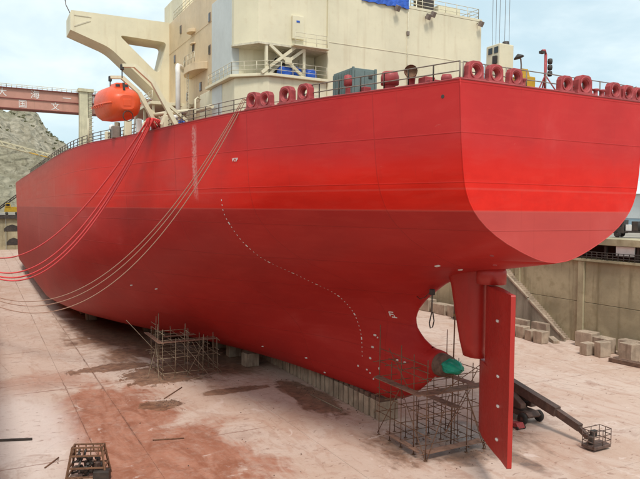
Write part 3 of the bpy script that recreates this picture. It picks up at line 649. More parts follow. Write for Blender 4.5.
# pilot-hole plugs under the counter
for (u, h) in ((31.0, 16.1), (32.2, 15.35)):
    p, nr = on_hull(u, h); MB().lathe([(0.0, .03), (0.13, .03), (0.16, -0.02)], p, nr, 10).build('drain_plug', 'red_part', ship)

# ------------------------------------------------------------------ deck fittings
def railing(pts, height=1.05, mat='rail', parent=None, step=1.5, rails=3, r=0.03, name='railing'):
    m = MB(); pts = [Vector(p) for p in pts]
    for a, b in zip(pts[:-1], pts[1:]):
        n = max(1, round((b - a).length / step))
        for i in range(n + 1): q = a.lerp(b, i / n); m.tube([q, q + Vector((0, 0, height))], r * 1.15, 5)
    for k_ in range(rails):
        z = height * (k_ + 1) / rails; m.tube([p + Vector((0, 0, z)) for p in pts], r, 5)
    return m.build(name, mat, parent)
railing([deck_edge(u, 0.45) for u in np.linspace(29.2, 41, 8)], 1.1, 'rail', ship, 1.6, 2, 0.04)
railing([deck_edge(u, 0.45) for u in np.linspace(46.5, 64, 9)], 1.1, 'rail', ship, 1.6, 3, 0.035)
railing([deck_edge(u, 0.45) for u in np.linspace(67, 165, 40)], 1.15, 'rail', ship, 2.2, 3, 0.05)
railing([(CL - 7.5, TR + 0.45, DECK), (CL + 7.5, TR + 0.45, DECK)], 1.1, 'rail', ship, 1.7, 2, 0.035)
railing([deck_edge(u, 0.45, 1) for u in np.linspace(29.2, 60, 16)], 1.1, 'rail', ship, 1.8, 2, 0.035)

def fairlead(c, nrm, s=1.0):
    """mooring chock: D-shaped casting with a flared round mouth, on a foot plate"""
    from mathutils.geometry import tessellate_polygon
    c = Vector(c); n = Vector(nrm).normalized(); a = Vector((0, 0, 1)).cross(n); zc = 0.53 * s; ro = 0.54 * s; ri = 0.30 * s
    outer = [(ro * 1.12, 0.04), (ro, zc * .5), (ro * .97, zc + ro * .45), (ro * .72, zc + ro * .86), (ro * .4, zc + ro * .97), (-ro * .4, zc + ro * .97), (-ro * .72, zc + ro * .86), (-ro * .97, zc + ro * .45), (-ro, zc * .5), (-ro * 1.12, 0.04)]
    inner = [(ri * math.cos(2 * math.pi * i / 20), zc + ri * math.sin(2 * math.pi * i / 20)) for i in range(20)]
    polys = [[Vector((x, z, 0)) for x, z in outer], [Vector((x, z, 0)) for x, z in inner]]
    tris = tessellate_polygon(polys); pts_ = [v for pl in polys for v in pl]; k_ = len(pts_); m = MB()
    for d in (.18 * s, -.22 * s): m.v += [tuple(c + a * v.x + Vector((0, 0, v.y)) + n * d) for v in pts_]
    m.f = [tuple(t_) for t_ in tris] + [tuple(q + k_ for q in reversed(t_)) for t_ in tris]; o = 0
    for pl in polys:
        for i in range(len(pl)): q = (i + 1) % len(pl); m.f.append((o + i, o + q, o + q + k_, o + i + k_))
        o += len(pl)
    m.sm = [False] * len(m.f)
    fo = m.build('fairlead', 'red_part', ship, recalc=True, bevel=.025)
    prof = [(.25 * s, -.2 * s), (.24 * s, 0), (.27 * s, .10 * s), (.37 * s, .21 * s), (.42 * s, .235 * s), (.445 * s, .21 * s), (.44 * s, .17 * s), (.36 * s, .10 * s), (.31 * s, 0), (.30 * s, -.2 * s)]
    MB().lathe(prof, c + Vector((0, 0, zc)), n, 24, True, True).build('mouth_lip', 'red_part', fo)
    MB().box(c + Vector((0, 0, 0.06 * s)), (1.25 * s, 0.5 * s, 0.12 * s), math.atan2(a.y, a.x)).build('foot_plate', 'red_part', fo, bevel=0.02)
    return fo
for u, s in ((45.9, 1.25), (44.4, 1.12), (42.2, 1.2), (40.4, 1.15)):
    p = deck_edge(u, 0.28); e = deck_edge(u + 0.3) - deck_edge(u - 0.3); fairlead(p, (-e.y, e.x, 0), s)
for x, s in ((25.5, 1.08), (27.05, 1.05), (28.65, 1.0), (33.0, 1.02), (34.65, 1.2), (37.6, 1.05), (38.95, 1.0), (40.05, .95)):
    fairlead((x, TR + 0.26, DECK), (0, -1, 0), s)
for x in (29.45, 35.95, 36.6):          # small roller heads between the chocks
    m = MB().lathe([(0.0, .55), (0.2, .55), (0.24, .48), (0.14, .4), (0.14, .12), (0.28, .05), (0.28, 0)], (x, TR + 0.32, DECK), (0, 0, 1), 14).build('pedestal_roller', 'red_part', ship)

def mushroom(x, y, h, r):
    v = MB().lathe([(r * 0.62, 0), (r * 0.62, h * 0.5), (r * 0.66, h * 0.52)], (x, y, DECK), (0, 0, 1), 18).build('ventilator', 'red_part', ship)
    MB().lathe([(r * 0.66, h * 0.5), (r, h * 0.52), (r * 1.02, h * 0.78), (r * 0.85, h * 0.95), (0.0, h)], (x, y, DECK), (0, 0, 1), 18).build('ventilator_cap', 'red_part', v)
mushroom(25.0, 37.0, 2.0, 0.62); mushroom(21.9, 37.4, 1.5, 0.28); mushroom(26.35, 32.6, 1.15, 0.35)
# cowl ventilator with a yellow throat turned aft
cw = MB(); path = [Vector((25.5, 35.2, DECK)), Vector((25.5, 35.2, DECK + .9)), Vector((25.42, 35.1, DECK + 1.25)), Vector((25.2, 34.8, DECK + 1.45)), Vector((24.9, 34.45, DECK + 1.5))]
cw.tube(path, [0.24, 0.24, 0.28, 0.36, 0.44], 16, False); cowl = cw.build('cowl_ventilator', 'red_part', ship)
MB().lathe([(0.40, 0.02), (0.3, 0.25), (0.0, 0.3)], (24.9, 34.45, DECK + 1.5), (0.6, 0.8, 0), 16).build('cowl_throat', 'rust', cowl)
for (x, y, w, d, h) in ((26.0, 34.2, 0.8, 0.8, 1.15), (25.8, 33.2, 0.9, 0.5, 0.8), (26.6, 31.6, .7, .7, 0.75), (23.9, 38.4, .6, .6, 1.0)):
    MB().box((x, y, DECK + h / 2), (w, d, h)).build('vent_box', 'red_part', ship, bevel=0.05)
wn_ = MB().lathe([(0.0, -1.0), (0.75, -1.0), (0.75, -0.9), (0.4, -0.88), (0.4, 0.88), (0.75, 0.9), (0.75, 1.0), (0, 1.0)], (34.5, 38, DECK + 1.0), (1, 0, 0), 18).build('mooring_winch', 'red_part', ship)
MB().lohi((33.2, 37.4, DECK), (35.8, 38.6, DECK + 0.35)).build('winch_bed', 'red_part', wn_, bevel=0.03)
# aft light mast with lamps, swan-neck lamp, yellow locker
ms = MB(); ms.tube([(32.9, 30.6, DECK), (32.9, 30.6, 29.25)], 0.09, 8); ms.tube([(32.9, 30.6, 29.25), (32.7, 30.5, 29.45), (32.45, 30.5, 29.4)], 0.08, 6)
for dx, dy in ((-.8, 0), (.4, .8), (.4, -.8)): ms.tube([(32.9 + dx, 30.6 + dy, DECK), (32.9, 30.6, 27.9)], 0.045, 5)
mast = ms.build('light_mast', 'red_part', ship)
for z in (28.0, 28.4, 28.8): MB().lathe([(0.0, .2), (.14, .16), (.17, 0), (.14, -.16), (0, -.2)], (33.2, 30.5, z), (0, 0, 1), 12).build('signal_lamp', 'dark', mast)
MB().box((32.45, 30.5, 29.3), (.3, .25, .16)).build('lamp_hood', 'dark', mast)
sl = MB().tube([(31.05, 30.9, DECK), (31.05, 30.9, 28.4), (30.95, 30.85, 28.75), (30.7, 30.8, 28.9), (30.35, 30.7, 28.75)], 0.05, 6).build('swan_neck_lamp', 'rail', ship)
MB().lathe([(0.05, 0.0), (.3, .18), (.34, .26), (0, .22)], (30.55, 30.72, 29.0), (0.25, -0.2, -1), 14).build('lamp_shade', 'dark', sl)
lk = MB().box((31.6, 31.2, DECK + 0.62), (1.3, 0.8, 1.24)).build('yellow_locker', 'yellow', ship, bevel=0.05)
MB().prism([(31.0, DECK + 1.24), (31.85, DECK + 1.24), (31.65, DECK + 1.7), (31.1, DECK + 1.7)], 'y', 30.9, 31.5).build('locker_hood', 'yellow', lk)
ct = thing('deck_cabin', (31.2, 33.2, DECK), 'small cream cabin hung on hoist wires behind the transom rail', 'cabin')
cb = MB().lohi((30.6, 32.4, DECK + .05), (31.85, 33.7, 30.1)).build('cabin_shell', 'cream', ct, bevel=0.06)
for z in (29.7,):
    for y in (32.55, 33.1): MB().lohi((30.56, y, z - .2), (30.62, y + .35, z + .2)).build('window', 'glass', cb)
MB().lohi((30.46, 32.6, 28.8), (30.6, 32.95, 29.3)).build('side_box', 'dark', cb)
for (x, y) in ((30.65, 32.5), (30.8, 33.0), (30.95, 33.5), (31.6, 32.6), (31.78, 33.2)):
    MB().tube([(x, y, 30.05), (x + .1, y + .2, 62)], 0.014, 5).build('hoist_wire', 'rail', ct)
MB().lathe([(0, .3), (.22, .25), (.26, 0)], (31.6, 32.9, 30.14), (0, 0, 1), 12).build('roof_fitting', 'dark', ct)

# ------------------------------------------------------------------ deckhouse
AF = 48.4
HB, HT_ = DECK, 37.25
def part(name, mat, parent, a, b, bevel=0.04): return MB().lohi(a, b).build(name, mat, parent, bevel=bevel)
casing = part('engine_casing', 'cream', ship, (26.3, AF, HB), (43.3, 60, HT_), 0.06)
# weld seams as thin raised ribs and a cable pipe on the aft face
part('weld_rib', 'cream', casing, (26.4, AF - .03, 33.15), (43.2, AF, 33.19), 0)
part('weld_rib', 'cream', casing, (26.32, AF - .035, HB), (26.42, AF, HT_), 0)
MB().tube([(34.55, AF - .06, HB + .6), (34.55, AF - .06, 36.9)], 0.045, 6).build('cable_pipe', 'rail_cream', casing)
part('junction_box', 'rail', casing, (34.42, AF - .16, 34.8), (34.68, AF, 35.15), .01)
part('vent_louvre', 'dark', casing, (28.9, AF - .08, 28.3), (29.35, AF, 28.8), .01)
part('roof_coaming', 'cream', casing, (26.3, AF - .02, HT_), (43.32, AF + .12, HT_ + .22), 0)
railing([(35.0, AF + .25, HT_ + .2), (43.1, AF + .25, HT_ + .2), (43.1, 59, HT_ + .2)], 1.05, 'rail_cream', casing, 1.3, 3, 0.03)
def floodlight(x, z, dx):
    f = MB().tube([(x, AF, z), (x, AF - .35, z + .05)], .04, 5).build('floodlight', 'rail', casing)
    MB().box((x + dx, AF - .5, z - .12), (.42, .35, .5), 0.3, 1.0, 0.5).build('lamp_body', 'rail', f, bevel=.03)
floodlight(33.1, 37.0, 0); floodlight(36.5, 36.75, 0); floodlight(37.05, 37.05, .0); floodlight(42.7, 37.0, .1)
ub = MB().lohi((37.6, 50.2, HT_ + .02), (38.9, 51.8, HT_ + 2.4)).build('roof_locker', 'dark', casing, bevel=.05)
rl = MB().lohi((39.3, 50.0, HT_ + .02), (42.0, 52.0, HT_ + 1.5)).build('roof_tank', 'cream', casing, bevel=.1)
lad = MB()
for sx in (0, .7): lad.beam((36.0 + sx, 50.0, HT_), (37.4 + sx, 52, HT_ + 4.2), .08)
for i in range(12): q = i / 12; lad.beam((36.0 + 1.4 * q, 50 + 2 * q, HT_ + 4.2 * q), (36.7 + 1.4 * q, 50 + 2 * q, HT_ + 4.2 * q), .05)
lad.build('roof_ladder', 'rail_cream', casing)
fn = MB().prism([(28, 53), (37, 53), (37.5, 54), (37.5, 59), (27.5, 59), (27.5, 54)], 'z', HT_, 47).build('funnel', 'cream', ship, bevel=.1)
# port side: upper overhanging block, open recess, platform, lower house
upper = MB().prism([(26.3, AF + .12), (20.05, AF + .12), (18.65, 50.5), (18.65, 51), (26.3, 51)], 'z', 32.42, HT_).build('overhang_block', 'cream', casing, bevel=.05)
MB().prism([(26.3, AF + .02), (20.0, AF + .02), (18.55, 50.5), (18.55, 50.9), (26.3, 50.9)], 'z', 32.28, 32.44).build('overhang_edge', 'rail_cream', casing)
low = MB().prism([(26.3, AF + .1), (20.9, AF + .1), (18.75, 50.6), (18.75, 60), (26.3, 60)], 'z', HB, 29.75).build('lower_house', 'cream', casing, bevel=.05)
MB().prism([(26.3, AF - .25), (20.9, AF - .25), (18.3, 50.4), (18.3, 57), (26.3, 57)], 'z', 29.75, 29.98).build('platform', 'cream', casing, bevel=.03)
gp = part('side_trunk', 'grey_white', casing, (18.66, 51.0, 29.98), (26.0, 56.2, HT_), .05)
part('side_trunk_base', 'grey_white', casing, (18.68, 53.6, HB), (20.0, 56.2, 29.75), .04)
for (x, z0) in ((20.75, 29.98), (24.15, 29.98)): MB().beam((x, AF + .2, z0), (x, AF + .2, 32.3), .22).build('pillar', 'cream', casing)
for a, b in (((20.3, 29.98), (23.3, 32.35)), ((21.0, 32.3), (24.1, 29.99)), ((22.6, 31.1), (24.2, 32.3))):
    dy_ = .1 + .012 * a[0] - .25
    MB().beam((a[0], AF + dy_, a[1]), (b[0], AF + dy_, b[1]), .2, .24).build('brace', 'cream', casing)
part('gusset', 'cream', casing, (22.35, AF - .02, 30.9), (22.95, AF + .06, 31.45), 0)
sa, sb = Vector((21.2, AF + .9, 29.98)), Vector((23.6, AF + .9, 32.3))
stp = MB()
for dy in (0, .8): stp.beam(sa + Vector((0, dy, 0)), sb + Vector((0, dy, 0)), .06, .2)
for i in range(11): q = sa.lerp(sb, i / 11); stp.beam(q, q + Vector((0, .8, 0)), .22, .04)
for dy in (0, .8): stp.tube([sa + Vector((0, dy, .9)), sb + Vector((0, dy, .9))], .03, 5)
stp.build('ladder_stair', 'rail_cream', casing)
railing([(26.2, AF - .1, 29.98), (20.9, AF - .1, 29.98), (18.45, 50.4, 29.98), (18.45, 56.5, 29.98)], 1.0, 'rail_cream', casing, 1.1, 3, .025)
MB().prism([(26.25, 50.7), (20.4, 50.7), (19.3, 50.99), (26.25, 50.99)], 'z', 29.98, 32.4).build('recess_back_wall', 'cream', casing)
part('door', 'cream', casing, (24.7, 50.6, 30.0), (25.5, 50.69, 31.9), .02)
part('doorway_shade_panel', 'dark', casing, (22.4, 50.62, 30.0), (23.4, 50.69, 31.8), 0)  # solid panel, the shade inside the doorway painted dark
dr = part('store_cabinet', 'cream', casing, (22.95, AF - .12, 33.0), (24.0, AF + .1, 34.9), .03)
part('cabinet_sign', 'blue', dr, (23.3, AF - .15, 34.35), (23.6, AF - .12, 34.5), 0)
railing([(23.0, AF - .5, 32.44), (26.0, AF - .5, 32.44)], 1.0, 'rail_cream', casing, 1.0, 3, .022)
part('balcony', 'cream', casing, (22.9, AF - .6, 32.36), (26.2, AF + .1, 32.46), 0)
fl = railing([(20.0, AF - .8, 27.0), (26.0, AF - .8, 28.0)], .4, 'rail_cream', casing, 2, 1, .06, 'fire_main')
part('deck_wash_box', 'rail_cream', casing, (23.6, AF - .8, 28.2), (25.2, AF - .2, 28.5), .03)
# accommodation block, a warmer tan than the cream casing
acc = part('accommodation_block', 'tan', ship, (20.05, 58.0, HB), (44.4, 80.5, 40.6), .06)
for (u, z, h) in ((71.0, 38.75, .9), (66.3, 35.75, .9), (60.9, 37.5, .9), (60.9, 34.4, .9), (63.8, 31.3, .9), (68.5, 31.0, .9), (73.5, 36.0, .9)):
    w = part('window', 'rail', acc, (19.97, u - .28, z - h / 2), (20.06, u + .28, z + h / 2), .01)
    part('pane', 'glass', w, (19.94, u - .2, z - h / 2 + .08), (19.98, u + .2, z + h / 2 - .08), 0)
railing([(20.3, 59, 40.6), (20.3, 75, 40.6)], 1.1, 'rail_cream', acc, 1.6, 3, .035)
def half_round(u, z, ru, rv, th, mat='tan'):
    poly = [(20.05 - rv * math.sin(math.pi * i / 14), u - ru * math.cos(math.pi * i / 14)) for i in range(15)]
    return MB().prism(poly, 'z', z - th, z).build('balcony', mat, acc, bevel=.03)
half_round(64.6, 33.4, 3.0, 1.3, .7); half_round(66.4, 37.6, .8, .7, .35); half_round(66.2, 36.2, .6, .4, .15)
railing([(18.9, 62.2, 33.4), (18.75, 65, 33.4), (19.2, 67, 33.4)], 1.0, 'rail_cream', acc, 1, 2, .03)
for z in (29.9, 37.0): part('deck_seam', 'tan', acc, (20.02, 58.1, z), (20.05, 80.4, z + .05), 0)
gn = MB(); gn.tube([(18.3, 66, HB), (18.3, 66, 32.9), (18.3, 66.1, 33.4), (18.45, 66.5, 33.75), (18.8, 67, 33.8), (19.3, 67.4, 33.5)], .26, 12).build('gooseneck_vent', 'white', ship)
ld = MB()
for dy in (0, .55): ld.beam((19.0, 64.6 + dy, HB), (19.0, 64.6 + dy, 33.2), .06)
for i in range(20): ld.beam((19.0, 64.6, HB + .33 * i + .2), (19.0, 65.15, HB + .33 * i + .2), .045)
ld.build('vertical_ladder', 'rail_cream', ship)
part('boat_deck', 'cream', ship, (15.6, 66.5, 29.6), (20.05, 79, 29.9), .03)
railing([(15.8, 66.6, 29.9), (15.8, 78, 29.9)], 1.1, 'rail_cream', ship, 1.5, 3, .04)
for u in (67, 71, 75): MB().beam((16.0, u, HB), (16.0, u, 29.6), .22).build('boat_deck_post', 'cream', ship)
MB().beam((15.9, 66.8, 27.6), (19.6, 66.2, 29.7), .35, .5).build('ramp_brace', 'cream', ship)
MB().tube([(15.0, 64.5, DECK + 1.6), (16.5, 62.5, DECK + 1.75), (18.0, 58, DECK + 1.5), (18.3, 55, DECK + 1.5)], .2, 8).build('deck_pipe', 'cream', ship)
MB().tube([(18.3, 66, DECK + 1.5), (17.0, 65, DECK + 1.2), (15.4, 64.6, DECK + 1.1)], .3, 10).build('duct', 'cream', ship)
MB().lathe([(0, 0.012), (.11, 0.012), (.125, -.02)], on_hull(29.9, 25.6)[0], on_hull(29.9, 25.6)[1], 12, False).build('scupper', 'dark', ship)
# bridge wing: box girder with a raking brace and a rounded triangular opening
def wing():
    def fil(p0, p1, p2, r, n=6):
        p0, p1, p2 = Vector(p0), Vector(p1), Vector(p2); a = p1 + (p0 - p1).normalized() * r; b = p1 + (p2 - p1).normalized() * r
        return [tuple((1 - t) ** 2 * a + 2 * t * (1 - t) * p1 + t * t * b) for t in [i / n for i in range(n + 1)]]
    outer = [(20.06, 40.75), (9.2, 40.6), (9.1, 40.3), (9.1, 38.45), (12.6, 37.25), *fil((12.6, 37.25), (13.4, 36.9), (14.4, 36.05), .6), (17.7, 33.2), *fil((17.7, 33.2), (19.3, 31.8), (19.7, 30.4), .9), (19.75, 29.5), (20.06, 29.5)]
    inner = [*fil((18, 38.45), (14.3, 38.55), (17, 36.1), .55), *fil((14.3, 38.55), (18.75, 34.6), (19.3, 36), .7), *fil((18.75, 34.6), (19.75, 38.4), (16, 38.5), .55)]
    import bmesh
    from mathutils.geometry import tessellate_polygon
    y0, y1 = 76.0, 79.6
    polys = [[Vector((a, b, 0)) for a, b in outer], [Vector((a, b, 0)) for a, b in inner]]
    tris = tessellate_polygon(polys); pts_ = [v for pl in polys for v in pl]; n = len(pts_)
    m = MB(); m.v = [(v.x, y0, v.y) for v in pts_] + [(v.x, y1, v.y) for v in pts_]
    m.f = [tuple(t_) for t_ in tris] + [tuple(q + n for q in reversed(t_)) for t_ in tris]
    o = 0
    for pl in polys:
        k_ = len(pl)
        for i in range(k_): m.f.append((o + i, o + (i + 1) % k_, o + (i + 1) % k_ + n, o + i + n))
        o += k_
    m.sm = [False] * len(m.f)
    return m.build('bridge_wing', 'cream', ship, recalc=True)
wg = wing()
MB().tube([(9.15, 76.4, 40.3), (8.7, 76.4, 41.2), (8.6, 76.4, 41.9)], .05, 6).build('wing_lamp_post', 'rail', wg)
MB().box((8.55, 76.4, 41.9), (.5, .4, .3)).build('wing_lamp', 'dark', wg, bevel=.04)
wi = MB()
for z in (39.5,): wi.beam((9.5, 75.97, 38.9), (11.2, 75.97, 39.7), .05, .12)
wi.beam((9.5, 75.97, 40.1), (11.3, 75.97, 40.1), .05, .08); wi.build('wing_gutter', 'rail_cream', wg)
part('wheelhouse', 'cream', ship, (20.5, 72, 40.6), (44, 80, 43.6), .08)

# grey container, blue bundles and drums standing on the deck
c0 = thing('deck_container', (24.6, 40, DECK), 'grey-green steel container on the poop deck beside the red mooring chocks', 'container')
MB().lohi((23.0, 38.7, DECK + .12), (25.0, 41.4, 28.85)).build('container_body', 'container', c0, bevel=.04)
for i in range(12): MB().lohi((22.95, 38.85 + i * .22, DECK + .3), (23.0, 38.95 + i * .22, 28.7)).build('corrugation', 'container', c0)
for x in (23.08, 24.92): MB().lohi((x - .08, 38.64, DECK + .05), (x + .08, 38.76, 28.9)).build('corner_post', 'container', c0, bevel=.01)
for i in range(2): MB().lohi((23.2 + i * .82, 38.65, DECK + .3), (23.98 + i * .82, 38.7, 28.7)).build('door_leaf', 'container', c0, bevel=.01)
MB().lohi((24.3, 38.6, 28.2), (24.6, 38.65, 28.45)).build('placard', 'dark', c0)
def bundle(c, d, label, seed):
    r2 = random.Random(seed); vs = []; n = 12
    for i, (s_, z) in enumerate(((.9, 0), (1.0, .35), (.92, .75), (.55, 1.0), (0.05, 1.02))):
        for j in range(n):
            a = 2 * math.pi * j / n; q = s_ * r2.uniform(.86, 1.08); cx = math.copysign(abs(math.cos(a)) ** .6, math.cos(a)); sy = math.copysign(abs(math.sin(a)) ** .6, math.sin(a))
            vs.append((c[0] + d[0] / 2 * q * cx, c[1] + d[1] / 2 * q * sy, c[2] + d[2] * z * r2.uniform(.93, 1.04)))
    o = MB().add(vs, [(i * n + j, i * n + (j + 1) % n, (i + 1) * n + (j + 1) % n, (i + 1) * n + j) for i in range(4) for j in range(n)]).build('tarpaulin_bundle', 'blue')
    tag(o, label, 'tarpaulin', 'blue tarpaulin bundles on the deckhouse')
bundle((22.6, AF + .5, 29.98), (1.5, .7, .8), 'blue tarpaulin bundle behind the cream diagonal braces, leftmost of three', 1)
bundle((23.75, AF + .9, 29.98), (.9, .9, .95), 'blue tarpaulin bundle behind the cream diagonal braces, middle of three', 2)
bundle((24.95, AF + .6, 29.98), (1.2, .8, .85), 'blue tarpaulin bundle behind the cream diagonal braces, rightmost of three', 3)
tp = MB(); n = 16; vs = []
for j in range(6):
    for i in range(n): vs.append((29.6 + 5.0 * i / (n - 1), AF - .16 + .06 * math.sin(i * 1.7 + j) + .03 * j, HT_ - .12 + (.0 + 2.2 * j / 5) * (1 - .35 * i / n) + .06 * math.sin(i * 2.1 + j)))
tp.add(vs, [(j * n + i, j * n + i + 1, (j + 1) * n + i + 1, (j + 1) * n + i) for j in range(5) for i in range(n - 1)])
o = tp.build('tarpaulin_screen', 'blue'); sol = o.modifiers.new('thickness', 'SOLIDIFY'); sol.thickness = .05
tag(o, 'bright blue tarpaulin stretched along the deckhouse roof edge', 'tarpaulin')
def drum(x, y, mat, label):
    d = MB().lathe([(0, 0), (.29, 0), (.3, .03), (.29, .28), (.31, .3), (.29, .32), (.29, .58), (.31, .6), (.29, .62), (.3, .87), (.28, .9), (0, .88)], (x, y, DECK), (0, 0, 1), 18).build('oil_drum', mat)
    tag(d, label, 'drum', 'drums on the port deck')
drum(17.3, 60.2, 'blue', 'blue steel drum on deck near the gooseneck pipe, right of its pair')
drum(17.0, 61.3, 'blue', 'blue steel drum on deck near the gooseneck pipe, left of its pair')
drum(16.3, 62.6, 'red_part', 'red steel drum on deck just left of the blue drums')
drum(15.9, 63.6, 'red_part', 'red steel drum on deck beside the red hose hank')

# ------------------------------------------------------------------ lifeboat and davits
def lifeboat():
    C0 = Vector((11.2, 61.0, 26.75)); t = thing('lifeboat', C0, 'orange enclosed lifeboat hanging from its davits above the port rail', 'lifeboat')
    L2 = 3.6; n = 18; prof = []
    st_ = [(-1.0, .42, .9), (-.93, .78, .6), (-.75, .93, .3), (-.4, 1.0, .12), (0, 1.0, .08), (.4, .97, .12), (.7, .82, .28), (.88, .55, .6), (1.0, .12, 1.0)]
    vs = []
    for f, w, keel in st_:
        for j in range(n):
            a = 2 * math.pi * j / n - math.pi / 2; cx, sy = math.cos(a), math.sin(a)
            x = 1.5 * w * math.copysign(abs(cx) ** .5, cx)
            top = 2.95 - .9 * (max(0, abs(f) - .5) * 2) ** 1.5
            mid = 1.45; z = mid + (mid - keel) * sy * 1.0 if sy < 0 else mid + (top - mid) * math.copysign(abs(sy) ** .6, sy)
            if sy > 0: x *= 1 - .22 * sy ** 2
            vs.append((x, f * L2, z))
    m = MB().add(vs, [(i * n + j, i * n + (j + 1) % n, (i + 1) * n + (j + 1) % n, (i + 1) * n + j) for i in range(len(st_) - 1) for j in range(n)], True)
    m.f += [tuple(range(n)), tuple(range((len(st_) - 1) * n, len(st_) * n))]; m.sm += [False, False]
    body = m.build('boat_body', 'orange', t, local=True, recalc=True)
    tw = MB().prism([(-.7, 2.6), (.7, 2.6), (.5, 3.15), (-.5, 3.15)], 'y', -2.3, -.7).build('steering_cupola', 'orange', t, local=True, bevel=.08)
    for x in (-.35, .35): MB().lohi((x - .17, -2.33, 2.82), (x + .17, -2.28, 3.02)).build('window', 'glass', tw, local=True)
    for s_ in (-1, 1):
        rs = MB().tube([(s_ * (1.5 * w + .03), f * L2, 1.45) for f, w, k_ in st_[1:-1]], .07, 6).build('rubbing_strake', 'orange', t, local=True)
        for k_ in range(5): MB().tube([(s_ * 1.58, -2.0 + k_ * .8, 1.4), (s_ * 1.62, -1.6 + k_ * .8, 1.15), (s_ * 1.58, -1.2 + k_ * .8, 1.4)], .025, 5).build('grab_line', 'orange', t, local=True)
    MB().lohi((-.34, -3.64, 1.15), (.34, -3.2, 1.75)).build('stern_hatch', 'orange', t, local=True, bevel=.05)
    MB().lathe([(.42, -.1), (.46, 0), (.42, .1), (.38, 0)], (0, -3.62, .35), (0, 1, 0), 16, True, True).build('propeller_nozzle', 'dark', t, local=True)
    for y in (-2.9, 2.9): MB().beam((0, y, 2.2), (0, y, 3.1), .16).build('hook_post', 'dark', t, local=True)
    t.rotation_euler = (R(3), R(-4), R(6)); t.scale = (1.05, 0.95, 1.06)
lifeboat()
for u in (58.3, 64.1):
    dv = MB(); dv.beam((16.0, u, DECK), (13.9, u, 30.2), .38, .5, (0, 1, 0)); dv.beam((13.9, u, 30.2), (12.3, u, 31.5), .34, .45, (0, 1, 0)); dv.beam((12.3, u, 31.5), (11.2, u, 31.4), .28, .36, (0, 1, 0))
    dv.beam((17.6, u, DECK), (14.8, u, 28.7), .26, .3, (0, 1, 0)); dv.beam((14.6, u, DECK), (15.2, u, 28), .2)
    d = dv.build('davit', 'cream', ship)
    MB().tube([(11.2, u, 31.4), (11.2, u, 30.3)], .05, 6).build('fall_wire', 'dark', d)
    MB().box((11.2, u, 31.25), (.3, .3, .5)).build('sheave_block', 'dark', d, bevel=.05)
part('davit_winch', 'cream', ship, (15.4, 60.4, DECK), (16.8, 61.8, DECK + 1.2), .1)
for (x, y, w, h, mt) in ((14.3, 66.0, .5, 1.4, 'white'), (14.9, 67.6, .5, 1.2, 'white'), (13.9, 69.4, .7, 1.6, 'cream'), (15.6, 65.0, .6, 1.1, 'red_part'), (13.2, 72.5, .8, 1.3, 'rail'), (12.9, 75.5, .6, 1.0, 'cream')):
    MB().box((x, y, DECK + h / 2), (w, w, h)).build('deck_locker', mt, ship, bevel=.06)
for i in range(16):
    u = 56.5 + i * 1.35; p = deck_edge(u, rnd.uniform(.9, 2.4)); h = rnd.uniform(.7, 2.3); kind = i % 4
    mt = ('cream', 'white', 'rail', 'scaf_pale')[(i * 7) % 4]
    if kind == 0: MB().tube([p, p + Vector((0, 0, h)), p + Vector((.25, .1, h + .2)), p + Vector((.5, .1, h))], .09, 8).build('air_pipe', mt, ship)
    elif kind == 1: MB().box(p + Vector((0, 0, h / 2)), (.45, .6, h), .2 * i).build('deck_locker', mt, ship, bevel=.05)
    elif kind == 2: MB().beam(p, p + Vector((.4, .9, h + .5)), .14).build('stay_bar', mt, ship)
    else: MB().lathe([(.12, 0), (.12, h * .6), (.3, h * .62), (.3, h * .85), (0, h * .95)], p, (0, 0, 1), 12).build('deck_vent', mt, ship)
MB().tube([(11.6, 81, DECK), (11.6, 81, 29.6)], .12, 8).build('hose_post', 'cream', ship)
# ================================================================== ROPES
def rope(A, B, sag, r, mat, label, group, tail=None):
    A, B = Vector(A), Vector(B); pts = []
    for i in range(61):
        t_ = i / 60; p = A.lerp(B, t_); p.z -= sag * 4 * t_ * (1 - t_); pts.append(p)
    if tail: pts = [Vector(q) for q in tail] + pts
    o = MB().tube(pts, r, 7).build('mooring_rope', mat); tag(o, label, 'rope', group); return o
hang = lambda x, y: [(x + 1.2, y + .3, DECK + .12), (x + .5, y + .1, DECK + .9)]
rope((14.55, 63.2, 27.5), (-1.9, 118, 12.6), 6.5, .09, 'rope_red', 'red rope running from the port rail to the left edge, uppermost of four', 'red ropes off the port rail', hang(14.55, 63.2))
rope((14.65, 62.6, 27.5), (-1.9, 98, 12.6), 7.5, .09, 'rope_red', 'red rope from the port rail, second from the top of four', 'red ropes off the port rail', hang(14.65, 62.6))
rope((14.75, 62.2, 27.5), (-1.9, 96, 12.6), 8.0, .10, 'rope_red', 'red rope from the port rail, third from the top of four', 'red ropes off the port rail', hang(14.75, 62.2))
rope((14.8, 61.9, 27.5), (-1.9, 94.6, 12.6), 8.3, .085, 'rope_red', 'red rope from the port rail, lowest of the four', 'red ropes off the port rail', hang(14.8, 61.9))
rope((18.25, 47.4, 27.5), (-1.9, 66, 12.6), 7.5, .036, 'rope_brown', 'brown rope from the rail behind the mooring chocks, uppermost of three', 'brown ropes off the quarter', [(20, 46.5, DECK + .3)])
rope((18.3, 47.2, 27.5), (-1.9, 65.4, 12.6), 7.9, .036, 'rope_brown', 'brown rope from the rail behind the mooring chocks, middle of three', 'brown ropes off the quarter', [(20, 46.4, DECK + .3)])
rope((18.4, 47.0, 27.5), (-1.9, 62, 12.6), 8.2, .036, 'rope_brown', 'brown rope from the rail behind the mooring chocks, lowest of three', 'brown ropes off the quarter', [(20, 46.2, DECK + .3)])
